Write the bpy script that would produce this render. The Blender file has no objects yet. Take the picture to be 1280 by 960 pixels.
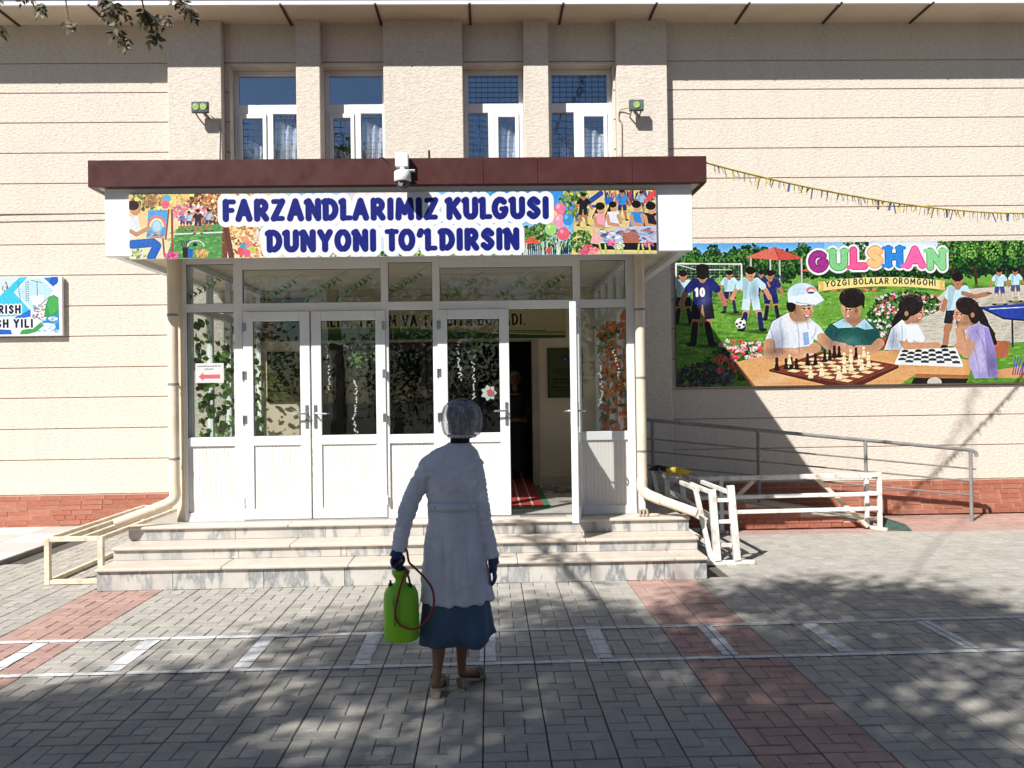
import bpy, bmesh, math, random
import numpy as np
from mathutils import Vector, Matrix, Euler
random.seed(7); rng = np.random.default_rng(11)
SC = bpy.context.scene; COL = SC.collection
R = math.radians; PI = math.pi

# ------------------------------------------------------------------ camera
FPX = 1085.0
yaw, pitch, roll = R(1.54), R(0.46), R(0.83)
fw = Vector((math.sin(yaw)*math.cos(pitch), math.cos(yaw)*math.cos(pitch), math.sin(pitch)))
r0 = Vector((math.cos(yaw), -math.sin(yaw), 0)); u0 = r0.cross(fw)
cr = r0*math.cos(roll) - u0*math.sin(roll); cu = cr.cross(fw)
cam = bpy.data.cameras.new('camera'); cam.sensor_width = 36; cam.lens = 36*FPX/1280
cam.clip_start = .05; cam.clip_end = 2000
camo = bpy.data.objects.new('camera', cam); COL.objects.link(camo)
m = Matrix.Identity(4)
for i in range(3):
    m[i][0], m[i][1], m[i][2] = cr[i], cu[i], -fw[i]
m[2][3] = 1.65
camo.matrix_world = m
SC.camera = camo

# ------------------------------------------------------------------ world, sun, exposure
LDIR = Vector((.82, 1.0, -1.20)).normalized()          # the way the sunlight travels
sun_el = math.asin(-LDIR.z)
w = bpy.data.worlds.new('World'); SC.world = w; w.use_nodes = True
nt = w.node_tree; bgn = nt.nodes['Background']
sky = nt.nodes.new('ShaderNodeTexSky'); sky.sky_type = 'NISHITA'; sky.sun_disc = False
sky.sun_elevation = sun_el
sky.sun_rotation = math.atan2(-LDIR.x, -LDIR.y)
sky.air_density = 1.0; sky.dust_density = .6; sky.ozone_density = 1.6; sky.altitude = 400
nt.links.new(sky.outputs[0], bgn.inputs[0]); bgn.inputs[1].default_value = .05
sl = bpy.data.lights.new('sun', 'SUN'); sl.energy = 5.0; sl.angle = R(.55); sl.color = (1, .962, .90)
so = bpy.data.objects.new('sun', sl); COL.objects.link(so)
so.rotation_euler = LDIR.to_track_quat('-Z', 'Y').to_euler(); so.location = (-12, -15, 20)
vs = SC.view_settings; vs.view_transform = 'Standard'; vs.look = 'None'; vs.gamma = 1; vs.use_curve_mapping = False
vs.exposure = .70
SC.render.engine = 'CYCLES'
SC.cycles.max_bounces = 10; SC.cycles.transparent_max_bounces = 24; SC.cycles.diffuse_bounces = 4

# ------------------------------------------------------------------ helpers
def tag(o, label=None, cat=None, group=None, kind=None):
    if label: o['label'] = label
    if cat: o['category'] = cat
    if group: o['group'] = group
    if kind: o['kind'] = kind
    return o
ROOT = {}
def thing(name, label, cat, loc=(0, 0, 0), group=None, kind=None):
    o = bpy.data.objects.new(name, None); COL.objects.link(o); o.location = loc
    o.empty_display_size = .1; ROOT[o] = Vector(loc)
    return tag(o, label, cat, group, kind)
def link(me, name, parent=None, mat=None):
    o = bpy.data.objects.new(name, me); COL.objects.link(o)
    if mat is not None and not me.materials: me.materials.append(mat)
    if parent is not None:
        o.parent = parent
        if parent in ROOT: o.matrix_parent_inverse = Matrix.Translation(-ROOT[parent])
    return o
def srgb(c):
    c = np.asarray(c, float)
    return np.where(c <= .04045, c/12.92, ((c+.055)/1.055)**2.4)
def catmull(pts, n=8):
    P = [Vector(p) for p in pts]; out = []
    for i in range(len(P)-1):
        a = P[i-1] if i else P[0]*2-P[1]; b, c = P[i], P[i+1]
        d = P[i+2] if i+2 < len(P) else P[-1]*2-P[-2]
        for k in range(n):
            t = k/n
            out.append(.5*((2*b)+(c-a)*t+(2*a-5*b+4*c-d)*t*t+(3*b-a-3*c+d)*t**3))
    out.append(P[-1]); return out
class MB:
    def __init__(s): s.v = []; s.f = []; s.sm = []
    def add(s, v, f, smooth=False):
        o = len(s.v); s.v += [tuple(p) for p in v]; s.f += [tuple(i+o for i in q) for q in f]; s.sm += [smooth]*len(f)
        return s
    def box(s, x0, x1, y0, y1, z0, z1, M=None, skip=''):
        v = [(x, y, z) for z in (z0, z1) for y in (y0, y1) for x in (x0, x1)]
        if M is not None: v = [M @ Vector(p) for p in v]
        q = {'b': (0, 2, 3, 1), 't': (4, 5, 7, 6), 'f': (0, 1, 5, 4), 'k': (2, 6, 7, 3), 'l': (0, 4, 6, 2), 'r': (1, 3, 7, 5)}
        return s.add(v, [q[k] for k in q if k not in skip])
    def bar(s, a, b, w, h=None, up=(0, 0, 1)):
        a, b = Vector(a), Vector(b); h = h or w; d = (b-a).normalized(); up = Vector(up)
        if abs(d.dot(up)) > .95: up = Vector((0, 1, 0))
        x = d.cross(up).normalized(); y = x.cross(d)
        v = [p+x*sx*w/2+y*sy*h/2 for p in (a, b) for sx, sy in ((-1, -1), (1, -1), (1, 1), (-1, 1))]
        return s.add(v, [(3, 2, 1, 0), (4, 5, 6, 7), (0, 1, 5, 4), (1, 2, 6, 5), (2, 3, 7, 6), (3, 0, 4, 7)])
    def tube(s, pts, r, n=10, caps=True, flat=1.0, ref=None):
        P = [Vector(p) for p in pts]; rr = r if hasattr(r, '__len__') else [r]*len(P)
        v = []; f = []; prev = None
        for i, p in enumerate(P):
            t = (P[min(i+1, len(P)-1)]-P[max(i-1, 0)]).normalized()
            u = prev if prev is not None else (Vector(ref) if ref else (Vector((0, 0, 1)) if abs(t.z) < .9 else Vector((1, 0, 0))))
            x = (u-t*u.dot(t)).normalized(); y = t.cross(x); prev = x
            for k in range(n):
                a = 2*PI*k/n; v.append(p+(x*math.cos(a)+y*math.sin(a)*flat)*rr[i])
        for i in range(len(P)-1):
            for k in range(n):
                f.append((i*n+k, i*n+(k+1) % n, (i+1)*n+(k+1) % n, (i+1)*n+k))
        s.add(v, f, True)
        if caps:
            s.add(v[:n], [tuple(range(n))[::-1]]); s.add(v[-n:], [tuple(range(n))])
        return s
    def lathe(s, prof, c, n=24, axis='z', caps=True, mod=None):
        c = Vector(c); v = []; f = []
        for (r, h) in prof:
            for k in range(n):
                a = 2*PI*k/n; q = r*(mod(a, h) if mod else 1)
                if axis == 'z': v.append(c+Vector((q*math.cos(a), q*math.sin(a), h)))
                elif axis == 'y': v.append(c+Vector((q*math.cos(a), h, -q*math.sin(a))))
                else: v.append(c+Vector((h, q*math.cos(a), q*math.sin(a))))
        for i in range(len(prof)-1):
            for k in range(n): f.append((i*n+k, i*n+(k+1) % n, (i+1)*n+(k+1) % n, (i+1)*n+k))
        s.add(v, f, True)
        if caps: s.add(v[:n], [tuple(range(n))[::-1]]); s.add(v[-n:], [tuple(range(n))])
        return s
    def loft(s, rings, n=24, mod=None, caps=True):
        v = []; f = []
        for j, (z, cx, cy, rx, ry) in enumerate(rings):
            for k in range(n):
                a = 2*PI*k/n; q = mod(a, z) if mod else 1
                v.append((cx+rx*q*math.cos(a), cy+ry*q*math.sin(a), z))
        for i in range(len(rings)-1):
            for k in range(n): f.append((i*n+k, i*n+(k+1) % n, (i+1)*n+(k+1) % n, (i+1)*n+k))
        s.add(v, f, True)
        if caps: s.add(v[:n], [tuple(range(n))[::-1]]); s.add(v[-n:], [tuple(range(n))])
        return s
    def ball(s, c, rx, ry=None, rz=None, n=16, m=10, M=None):
        ry = ry or rx; rz = rz or rx; v = []; f = []; c = Vector(c)
        for j in range(1, m):
            t = PI*j/m
            for k in range(n):
                a = 2*PI*k/n; p = Vector((rx*math.sin(t)*math.cos(a), ry*math.sin(t)*math.sin(a), rz*math.cos(t)))
                if M is not None: p = M @ p
                v.append(c+p)
        for j in range(m-2):
            for k in range(n): f.append((j*n+k, (j+1)*n+k, (j+1)*n+(k+1) % n, j*n+(k+1) % n))
        T = Vector((0, 0, rz)); T = M @ T if M is not None else T
        v += [c+T, c-T]; a, b = len(v)-2, len(v)-1
        for k in range(n): f += [(a, k, (k+1) % n), (b, (m-2)*n+(k+1) % n, (m-2)*n+k)]
        return s.add(v, f, True)
    def mesh(s, name='mesh'):
        me = bpy.data.meshes.new(name); me.from_pydata(s.v, [], s.f); me.update()
        me.polygons.foreach_set('use_smooth', s.sm); return me
    def build(s, name, mat, parent=None, bevel=0, seg=1):
        o = link(s.mesh(name), name, parent, mat)
        if bevel:
            b = o.modifiers.new('bevel', 'BEVEL'); b.width = bevel; b.segments = seg; b.limit_method = 'ANGLE'; b.angle_limit = R(40)
        return o
def put(me, name, parent, loc, mat=None, rot=None):
    o = link(me, name, parent, mat); o.location = loc
    if rot: o.rotation_euler = rot
    return o
def blob(mb, voxel=.008, smooth=4):
    """fuse overlapping closed shapes into one continuous skin"""
    o = link(mb.mesh('tmp'), 'tmp')
    r = o.modifiers.new('r', 'REMESH'); r.mode = 'VOXEL'; r.voxel_size = voxel; r.use_smooth_shade = True
    sm = o.modifiers.new('s', 'SMOOTH'); sm.iterations = smooth; sm.factor = .5
    dg = bpy.context.evaluated_depsgraph_get()
    me = bpy.data.meshes.new_from_object(o.evaluated_get(dg)); old = o.data
    bpy.data.objects.remove(o); bpy.data.meshes.remove(old); me.materials.clear()
    me.polygons.foreach_set('use_smooth', [True]*len(me.polygons))
    return me
def warp(me, fn):
    n = len(me.vertices); co = np.empty(n*3, np.float32); me.vertices.foreach_get('co', co); co = co.reshape(-1, 3)
    no = np.empty(n*3, np.float32); me.vertices.foreach_get('normal', no); no = no.reshape(-1, 3)
    co = fn(co.copy(), no); me.vertices.foreach_set('co', co.astype(np.float32).ravel()); me.update()

# ------------------------------------------------------------------ materials
class NT:
    def __init__(s, name):
        s.m = bpy.data.materials.new(name); s.m.use_nodes = True; s.t = s.m.node_tree; s.n = s.t.nodes
        s.b = s.n['Principled BSDF']; s.out = s.n['Material Output']
    def new(s, k, **a):
        x = s.n.new('ShaderNode'+k)
        for q, v in a.items(): setattr(x, q, v)
        return x
    def l(s, a, b): s.t.links.new(a, b)
    def pos(s, obj=True):
        return s.new('TexCoord').outputs['Object'] if obj else s.new('NewGeometry').outputs['Position']
    def noise(s, vec, scale, detail=4, rough=.6, sc3=None):
        x = s.new('TexNoise'); x.inputs['Scale'].default_value = scale; x.inputs['Detail'].default_value = detail
        x.inputs['Roughness'].default_value = rough
        if sc3:
            mp = s.new('Mapping'); mp.inputs['Scale'].default_value = sc3; s.l(vec, mp.inputs[0]); vec = mp.outputs[0]
        s.l(vec, x.inputs['Vector']); return x.outputs['Fac']
    def ramp(s, fac, stops):
        x = s.new('ValToRGB'); e = x.color_ramp.elements
        while len(e) < len(stops): e.new(.5)
        for q, (p, c) in zip(e, stops):
            q.position = p; q.color = (c, c, c, 1) if not hasattr(c, '__len__') else (*c, 1)
        s.l(fac, x.inputs[0]); return x.outputs[0]
    def mix(s, fac, a, b, mode='MIX'):
        x = s.new('MixRGB', blend_type=mode)
        for i, q in ((0, fac), (1, a), (2, b)):
            if hasattr(q, 'is_output') or 'Socket' in type(q).__name__: s.l(q, x.inputs[i])
            elif hasattr(q, '__len__'): x.inputs[i].default_value = (*q, 1)
            else: x.inputs[i].default_value = q if i == 0 else (q, q, q, 1)
        return x.outputs[0]
    def bump(s, h, strength, dist=.01, prev=None):
        x = s.new('Bump'); x.inputs['Strength'].default_value = strength; x.inputs['Distance'].default_value = dist
        s.l(h, x.inputs['Height'])
        if prev is not None: s.l(prev, x.inputs['Normal'])
        return x.outputs[0]
def M(name, col, rough=.55, var=.12, vs=6, bump=0, bs=60, bd=.004, metal=0, grime=0, gs=1.5, spec=.4, gcol=None, det=4):
    """plain procedural surface: base colour, uneven tone, grime patches, fine relief"""
    a = NT(name); p = a.pos(); col = tuple(col)
    c = a.mix(a.ramp(a.noise(p, vs, det), [(.3, 0), (.7, 1)]), tuple(x*(1-var) for x in col), tuple(min(1, x*(1+var*.6)) for x in col))
    if grime:
        g = a.ramp(a.noise(p, gs, 6, .7), [(.48, 0), (.72, grime)])
        c = a.mix(g, c, gcol or tuple(x*.45 for x in col))
    a.l(c, a.b.inputs['Base Color'])
    rr = a.ramp(a.noise(p, vs*2.3, 3), [(.3, max(0, rough-.1)), (.7, min(1, rough+.1))]); a.l(rr, a.b.inputs['Roughness'])
    a.b.inputs['Metallic'].default_value = metal; a.b.inputs['Specular IOR Level'].default_value = spec
    if bump: a.l(a.bump(a.noise(p, bs, 5, .65), bump, bd), a.b.inputs['Normal'])
    return a.m
def stucco(name, col):
    a = NT(name); p = a.pos()
    worm = a.noise(p, 21, 6, .72, (1, 1, 1.9)); fine = a.noise(p, 130, 3, .6)
    big = a.noise(p, .9, 5, .65); vert = a.noise(p, 1.4, 5, .7, (2.4, 1, .25))
    c = a.mix(a.ramp(worm, [(.36, 0), (.58, 1)]), tuple(x*.80 for x in col), col)
    c = a.mix(a.ramp(big, [(.35, 0), (.75, .35)]), c, tuple(x*y for x, y in zip(col, (1.03, .95, .86))))
    c = a.mix(a.ramp(vert, [(.52, 0), (.78, .34)]), c, tuple(x*.66 for x in col))
    a.l(c, a.b.inputs['Base Color']); a.b.inputs['Roughness'].default_value = .9; a.b.inputs['Specular IOR Level'].default_value = .2
    n1 = a.bump(worm, .9, .014); n2 = a.bump(fine, .35, .003, n1); a.l(n2, a.b.inputs['Normal'])
    return a.m
def glass(name, f0=.05, tint=(.93, .96, .95), gcol=(1, 1, 1), rough=.0, wav=.0):
    a = NT(name); a.n.remove(a.b)
    tr = a.new('BsdfTransparent'); tr.inputs[0].default_value = (*tint, 1)
    gl = a.new('BsdfGlossy'); gl.inputs['Color'].default_value = (*gcol, 1); gl.inputs['Roughness'].default_value = rough
    lw = a.new('LayerWeight'); lw.inputs['Blend'].default_value = .5
    pw = a.new('Math', operation='POWER'); pw.inputs[1].default_value = 4; a.l(lw.outputs['Facing'], pw.inputs[0])
    ma = a.new('Math', operation='MULTIPLY_ADD'); ma.inputs[1].default_value = 1-f0; ma.inputs[2].default_value = f0
    a.l(pw.outputs[0], ma.inputs[0])
    mx = a.new('MixShader'); a.l(ma.outputs[0], mx.inputs[0]); a.l(tr.outputs[0], mx.inputs[1]); a.l(gl.outputs[0], mx.inputs[2])
    if wav: a.l(a.bump(a.noise(a.pos(), 2.2, 2), wav, .02), gl.inputs['Normal'])
    a.l(mx.outputs[0], a.out.inputs[0]); return a.m
def leafmat(name, c1, c2, trans=.35):
    a = NT(name); a.n.remove(a.b); p = a.pos()
    c = a.mix(a.ramp(a.noise(p, 3.5, 4), [(.35, 0), (.65, 1)]), c1, c2)
    d = a.new('BsdfPrincipled'); a.l(c, d.inputs['Base Color']); d.inputs['Roughness'].default_value = .55
    t = a.new('BsdfTranslucent'); a.l(a.mix(.5, c, (c1[0]*2, c1[1]*1.8, c1[2]*.6)), t.inputs[0])
    mx = a.new('MixShader'); mx.inputs[0].default_value = trans; a.l(d.outputs[0], mx.inputs[1]); a.l(t.outputs[0], mx.inputs[2])
    a.l(mx.outputs[0], a.out.inputs[0]); return a.m
def printmat(name, rough=.45, trans=0):
    a = NT(name); at = a.new('VertexColor', layer_name='Col')
    a.l(a.mix(1.0, at.outputs[0], (.66, .66, .66), 'MULTIPLY'), a.b.inputs['Base Color']); a.b.inputs['Roughness'].default_value = rough
    a.b.inputs['Specular IOR Level'].default_value = .3
    a.l(a.bump(a.noise(a.pos(), 1.3, 3), .12, .03), a.b.inputs['Normal'])
    return a.m
WALL = stucco('cream_stucco', (.66, .60, .53))
GROOVE = M('groove_mortar', (.38, .25, .185), .9, .2)
REVEAL = M('reveal_plaster', (.66, .60, .50), .8, .12, 4, .2, 40, grime=.3)
SOFFIT = M('cream_soffit_sheet', (.66, .56, .42), .55, .08, 2, grime=.2)
SEAM = M('dark_brown_seam', (.05, .03, .025), .6)
WHITE = M('white_pvc', (.72, .73, .74), .38, .06, 3, grime=.16, gs=2.2, gcol=(.5, .46, .4))
PVCRIB = M('pvc_panel', (.68, .66, .64), .42, .06, 3, grime=.2, gs=1.7, gcol=(.55, .48, .40))
BOXW = M('white_box_cladding', (.80, .81, .83), .4, .04, 2, grime=.1)
BROWN = M('brown_sheet_metal', (.060, .019, .018), .42, .10, 3, .1, 8, grime=.16, gs=5, gcol=(.11, .055, .05), spec=.25)
GLASS = glass('clear_glass', .036, (.93, .95, .94), wav=.03)
GLASSB = glass('blue_reflective_glass', .21, (.95, .97, 1.0), (.66, .82, 1.0), wav=.16)
BRICK = M('red_painted_brick', (.36, .125, .078), .8, .25, 9, .5, 45, grime=.22, gs=4, gcol=(.5, .28, .2))
BRICK2 = M('pale_red_brick', (.39, .15, .10), .8, .25, 9, .5, 45, grime=.4, gs=4, gcol=(.55, .33, .25))
MORTAR = M('mortar', (.50, .36, .28), .9, .2, 9, .4, 60)
IRON = M('grey_painted_steel', (.23, .225, .22), .5, .2, 8, grime=.5, gs=9, gcol=(.12, .08, .06))
WIRON = M('white_painted_steel', (.70, .69, .66), .5, .14, 8, .3, 40, grime=.85, gs=9, gcol=(.30, .19, .11))
YIRON = M('yellowed_white_steel', (.66, .59, .47), .55, .15, 8, .3, 40, grime=.9, gs=9, gcol=(.42, .27, .13))
PIPE = M('cream_drainpipe', (.72, .62, .48), .45, .1, 4, grime=.3, gs=5, gcol=(.42, .30, .2))
BLACK = M('black_plastic', (.012, .012, .013), .4, .2)
CHROME = M('brushed_handle', (.45, .46, .47), .3, .1, metal=.9)
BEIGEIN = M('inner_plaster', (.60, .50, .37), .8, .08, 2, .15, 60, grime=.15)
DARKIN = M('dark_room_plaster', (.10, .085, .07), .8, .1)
TILEIN = M('inner_floor_tile', (.42, .40, .37), .3, .12, 3)
def roadpaint():
    a = NT('worn_white_road_paint'); P = a.pos(False)
    c = a.mix(a.ramp(a.noise(P, 14, 5, .7), [(.42, 0), (.74, .6)]), (.62, .63, .64), (.27, .265, .255)); a.l(c, a.b.inputs['Base Color']); a.b.inputs['Roughness'].default_value = .75
    sp = a.new('SeparateXYZ'); a.l(P, sp.inputs[0]); gaps = []
    for ax, o0 in ((0, -.05), (1, 4.19)):
        for per, wd in ((.305, .030), (.305/3, .045)):
            q = a.new('Math', operation='MULTIPLY_ADD'); q.inputs[1].default_value = 1/per; q.inputs[2].default_value = -o0/per+100+wd/2; a.l(sp.outputs[ax], q.inputs[0])
            f = a.new('Math', operation='FRACT'); a.l(q.outputs[0], f.inputs[0]); l_ = a.new('Math', operation='LESS_THAN'); l_.inputs[1].default_value = wd; a.l(f.outputs[0], l_.inputs[0])
            if per < .2: k = a.new('Math', operation='MULTIPLY'); k.inputs[1].default_value = .35; a.l(l_.outputs[0], k.inputs[0]); l_ = k
            gaps.append(l_.outputs[0])
    w_ = a.ramp(a.noise(P, 30, 5, .75), [(.63, 0), (.72, 1)]); g = a.mix(1, gaps[0], gaps[1], 'LIGHTEN'); g = a.mix(1, g, gaps[2], 'LIGHTEN'); g = a.mix(1, g, gaps[3], 'LIGHTEN'); g = a.mix(1, g, w_, 'LIGHTEN')
    tr = a.new('BsdfTransparent'); mx = a.new('MixShader'); a.l(g, mx.inputs[0]); a.l(a.b.outputs[0], mx.inputs[1]); a.l(tr.outputs[0], mx.inputs[2]); a.l(mx.outputs[0], a.out.inputs[0]); return a.m
WHITEPAINT = roadpaint()

# ------------------------------------------------------------------ flat prints: a small painter that fills a fine vertex-coloured sheet
def arc(cx, cy, rx, ry, a0, a1, n=12):
    return [(cx+rx*math.cos(R(a0+(a1-a0)*i/n)), cy+ry*math.sin(R(a0+(a1-a0)*i/n))) for i in range(n+1)]
def glyph(ch):
    """skeleton strokes in a box of height 1: (width, [polylines])"""
    G = {
     'A': (.74, [[(0, 0), (.37, 1), (.74, 0)], [(.15, .30), (.59, .30)]]),
     'B': (.58, [[(0, 0), (0, 1), (.28, 1)]+arc(.28, .77, .26, .23, 90, -90)+[(0, .54)], [(0, .54), (.3, .54)]+arc(.3, .27, .28, .27, 90, -90)+[(0, 0)]]),
     'D': (.66, [[(0, 0), (0, 1), (.2, 1)]+arc(.2, .5, .46, .5, 90, -90)+[(0, 0)]]),
     'E': (.5, [[(.5, 1), (0, 1), (0, 0), (.5, 0)], [(0, .52), (.42, .52)]]),
     'F': (.52, [[(.52, 1), (0, 1), (0, 0)], [(0, .5), (.42, .5)]]),
     'G': (.74, [arc(.38, .5, .38, .5, 48, 340)+[(.74, .45), (.48, .45)]]),
     'H': (.64, [[(0, 0), (0, 1)], [(.64, 0), (.64, 1)], [(0, .5), (.64, .5)]]),
     'I': (.04, [[(.02, 0), (.02, 1)]]),
     'K': (.62, [[(0, 0), (0, 1)], [(.58, 1), (.05, .45)], [(.2, .58), (.62, 0)]]),
     'L': (.48, [[(0, 1), (0, 0), (.48, 0)]]),
     'M': (.86, [[(0, 0), (.06, 1), (.43, .3), (.8, 1), (.86, 0)]]),
     'N': (.64, [[(0, 0), (0, 1), (.64, 0), (.64, 1)]]),
     'O': (.76, [arc(.38, .5, .38, .5, 0, 360, 24)]),
     'R': (.6, [[(0, 0), (0, 1), (.28, 1)]+arc(.28, .74, .28, .26, 90, -90)+[(0, .48)], [(.22, .48), (.6, 0)]]),
     'S': (.56, [[tuple(p[:2]) for p in catmull([(.54, .84, 0), (.28, 1, 0), (.03, .77, 0), (.28, .53, 0), (.55, .26, 0), (.27, 0, 0), (0, .15, 0)], 5)]]),
     'T': (.64, [[(0, 1), (.64, 1)], [(.32, 1), (.32, 0)]]),
     'U': (.62, [[(0, 1), (0, .33)]+arc(.31, .31, .31, .31, 180, 360)+[(.62, 1)]]),
     'V': (.7, [[(0, 1), (.35, 0), (.7, 1)]]),
     'Y': (.66, [[(0, 1), (.33, .48), (.66, 1)], [(.33, .48), (.33, 0)]]),
     'Z': (.58, [[(0, 1), (.58, 1), (0, 0), (.58, 0)]]),
     '1': (.2, [[(0, .8), (.2, 1), (.2, 0)]]), '0': (.46, [arc(.23, .5, .23, .5, 0, 360, 20)]),
     "'": (.05, [[(.08, 1), (0, .8)]]), ',': (.05, [[(.08, .02), (0, -.18)]]), '.': (.04, [[(.02, 0), (.03, 0)]]), ' ': (.30, [])}
    return G[ch]
class Canvas:
    def __init__(s, x0, x1, y0, y1, res, bg=(1, 1, 1)):
        s.x0, s.x1, s.y0, s.y1 = x0, x1, y0, y1
        s.W = int((x1-x0)*res)+1; s.H = int((y1-y0)*res)+1
        s.px = (x1-x0)/(s.W-1)
        s.X, s.Y = np.meshgrid(np.linspace(x0, x1, s.W), np.linspace(y0, y1, s.H))
        s.a = np.zeros((s.H, s.W, 3)); s.a[:] = bg
    def win(s, xa, xb, ya, yb):
        i0 = max(0, int((xa-s.x0)/s.px)-1); i1 = min(s.W, int((xb-s.x0)/s.px)+3)
        j0 = max(0, int((ya-s.y0)/s.px)-1); j1 = min(s.H, int((yb-s.y0)/s.px)+3)
        return (slice(j0, j1), slice(i0, i1)) if i1 > i0 and j1 > j0 else None
    def lay(s, w, d, col, al=1, soft=None):
        k = np.clip(.5-d/(soft or s.px), 0, 1)[..., None]*al
        s.a[w] = s.a[w]*(1-k)+np.asarray(col)*k
    def ell(s, cx, cy, rx, ry=None, col=(0, 0, 0), rot=0, al=1, soft=None):
        ry = ry or rx; q = max(rx, ry)+(soft or 0)+s.px; w = s.win(cx-q, cx+q, cy-q, cy+q)
        if w is None: return
        x, y = s.X[w]-cx, s.Y[w]-cy; c, sn = math.cos(R(rot)), math.sin(R(rot)); u, v = x*c+y*sn, -x*sn+y*c
        rr = np.sqrt((u/rx)**2+(v/ry)**2); s.lay(w, (rr-1)*min(rx, ry), col, al, soft)
    def poly(s, pts, col, al=1):
        P = np.asarray(pts, float); w = s.win(P[:, 0].min(), P[:, 0].max(), P[:, 1].min(), P[:, 1].max())
        if w is None: return
        x, y = s.X[w], s.Y[w]; ins = np.zeros(x.shape, bool); d = np.full(x.shape, 1e9)
        for (ax, ay), (bx, by) in zip(P, np.roll(P, -1, 0)):
            if ay != by:
                c = ((ay > y) != (by > y)) & (x < (bx-ax)*(y-ay)/(by-ay)+ax); ins ^= c
            d = np.minimum(d, s.seg(x, y, ax, ay, bx, by))
        s.lay(w, np.where(ins, -d, d), col, al)
    @staticmethod
    def seg(x, y, ax, ay, bx, by):
        dx, dy = bx-ax, by-ay; t = np.clip(((x-ax)*dx+(y-ay)*dy)/(dx*dx+dy*dy+1e-12), 0, 1)
        return np.hypot(x-ax-t*dx, y-ay-t*dy)
    def line(s, pts, r, col, al=1, soft=None, r2=None):
        P = list(pts); xs = [p[0] for p in P]; ys = [p[1] for p in P]; q = max(r, r2 or 0)+s.px*2+(soft or 0)
        w = s.win(min(xs)-q, max(xs)+q, min(ys)-q, max(ys)+q)
        if w is None: return
        x, y = s.X[w], s.Y[w]; d = np.full(x.shape, 1e9); n = len(P)-1
        for i in range(n):
            rr = r if r2 is None else r+(r2-r)*(i+.5)/n
            d = np.minimum(d, s.seg(x, y, *P[i], *P[i+1])-rr)
        s.lay(w, d, col, al, soft)
    def strokes(s, polys, r):
        xs = [p[0] for q in polys for p in q]; ys = [p[1] for q in polys for p in q]
        return (min(xs)-r, max(xs)+r, min(ys)-r, max(ys)+r)
    def text(s, t, x, y, h, wt, layers, width=None, gap=.16, flick=0, space=.16, bow=None, cols=None):
        """x,y = left, baseline; h cap height; wt stroke half width / h; layers = [(grow, colour)] from the back"""
        r = wt*h; adv = []; cx = 0
        for ci, ch in enumerate(t):
            gw, st = glyph(ch)
            if ci and t[ci-1:ci+1] in ('LA', 'LG', 'TO', 'FA', 'RY'): cx -= .13*h
            adv.append(cx); cx += gw*(h-2*r)*.95+(2*r+gap*h if ch != ' ' else gap*h)
        tot = cx-gap*h; k = (width/tot) if width else 1
        G = []
        for ch, ax in zip(t, adv):
            gw, st = glyph(ch); pol = []
            oy = bow((ax+.5*gw*h)/tot) if bow else 0
            for q in st:
                pol.append([(x+k*(ax+r+px*(h-2*r)*.95), y-r-py*(h-2*r)+oy) for px, py in q])
            if flick and ch in 'NDLUK' and st:
                p0 = max((p for q in pol for p in q), key=lambda p: -p[1]*3-p[0])
                pol.append([(p0[0]-flick*h, p0[1]+flick*h*.55), p0])
            G.append(pol)
        for li, (grow, col) in enumerate(layers):
            for gi, pol in enumerate(G):
                if not pol: continue
                a, b, c, d_ = s.strokes(pol, r+grow+s.px*2); w = s.win(a, b, c, d_)
                if w is None: continue
                X, Y = s.X[w], s.Y[w]; d = np.full(X.shape, 1e9)
                for q in pol:
                    for p0, p1 in zip(q, q[1:]):
                        # stems heavier than horizontals
                        hz = abs(p1[1]-p0[1]) < abs(p1[0]-p0[0])*.3
                        d = np.minimum(d, s.seg(X, Y, *p0, *p1)-(r*(.78 if hz and flick else 1)+grow))
                cc = cols[gi % len(cols)][li] if cols and cols[gi % len(cols)][li] is not None else col
                s.lay(w, d, cc)
    def grad(s, y0, y1, c0, c1, x0=None, x1=None):
        w = s.win(s.x0 if x0 is None else x0, s.x1 if x1 is None else x1, y0, y1)
        k = np.clip((s.Y[w]-y0)/(y1-y0), 0, 1)[..., None]; s.a[w] = np.asarray(c0)*(1-k)+np.asarray(c1)*k
    def leaves(s, cx, cy, rx, ry, n, r, cols, al=.9):
        for _ in range(n):
            a = random.random()*2*PI; q = math.sqrt(random.random())
            k = random.uniform(.5, 1.2)*r; c = np.asarray(random.choice(cols))*random.uniform(.75, 1.2)
            s.ell(cx+rx*q*math.cos(a), cy+ry*q*math.sin(a), k, k*random.uniform(.5, 1), np.clip(c, 0, 1), random.uniform(0, 180), al)
    def scatter(s, x0, x1, y0, y1, n, r, cols, al=.8, flat=.5):
        for _ in range(n):
            k = random.uniform(.5, 1.3)*r
            s.ell(random.uniform(x0, x1), random.uniform(y0, y1), k, k*flat, np.clip(np.asarray(random.choice(cols))*random.uniform(.85, 1.15), 0, 1), random.uniform(-20, 20), al)
    def sheet(s, name, mat, parent, P0, ux, uz):
        """P0 = world point of the print's top-left, ux / uz = full vectors along the width and down the height"""
        P0, ux, uz = np.asarray(P0, float), np.asarray(ux, float), np.asarray(uz, float)
        U = np.linspace(0, 1, s.W); V = np.linspace(0, 1, s.H); uu, vv = np.meshgrid(U, V)
        co = P0+uu[..., None]*ux+vv[..., None]*uz
        idx = np.arange(s.W*s.H).reshape(s.H, s.W)
        f = np.stack([idx[1:, :-1], idx[1:, 1:], idx[:-1, 1:], idx[:-1, :-1]], -1).reshape(-1, 4)
        me = bpy.data.meshes.new(name); n = len(f)
        me.vertices.add(s.W*s.H); me.vertices.foreach_set('co', co.astype(np.float32).ravel())
        me.loops.add(n*4); me.loops.foreach_set('vertex_index', f.astype(np.int32).ravel())
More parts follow.
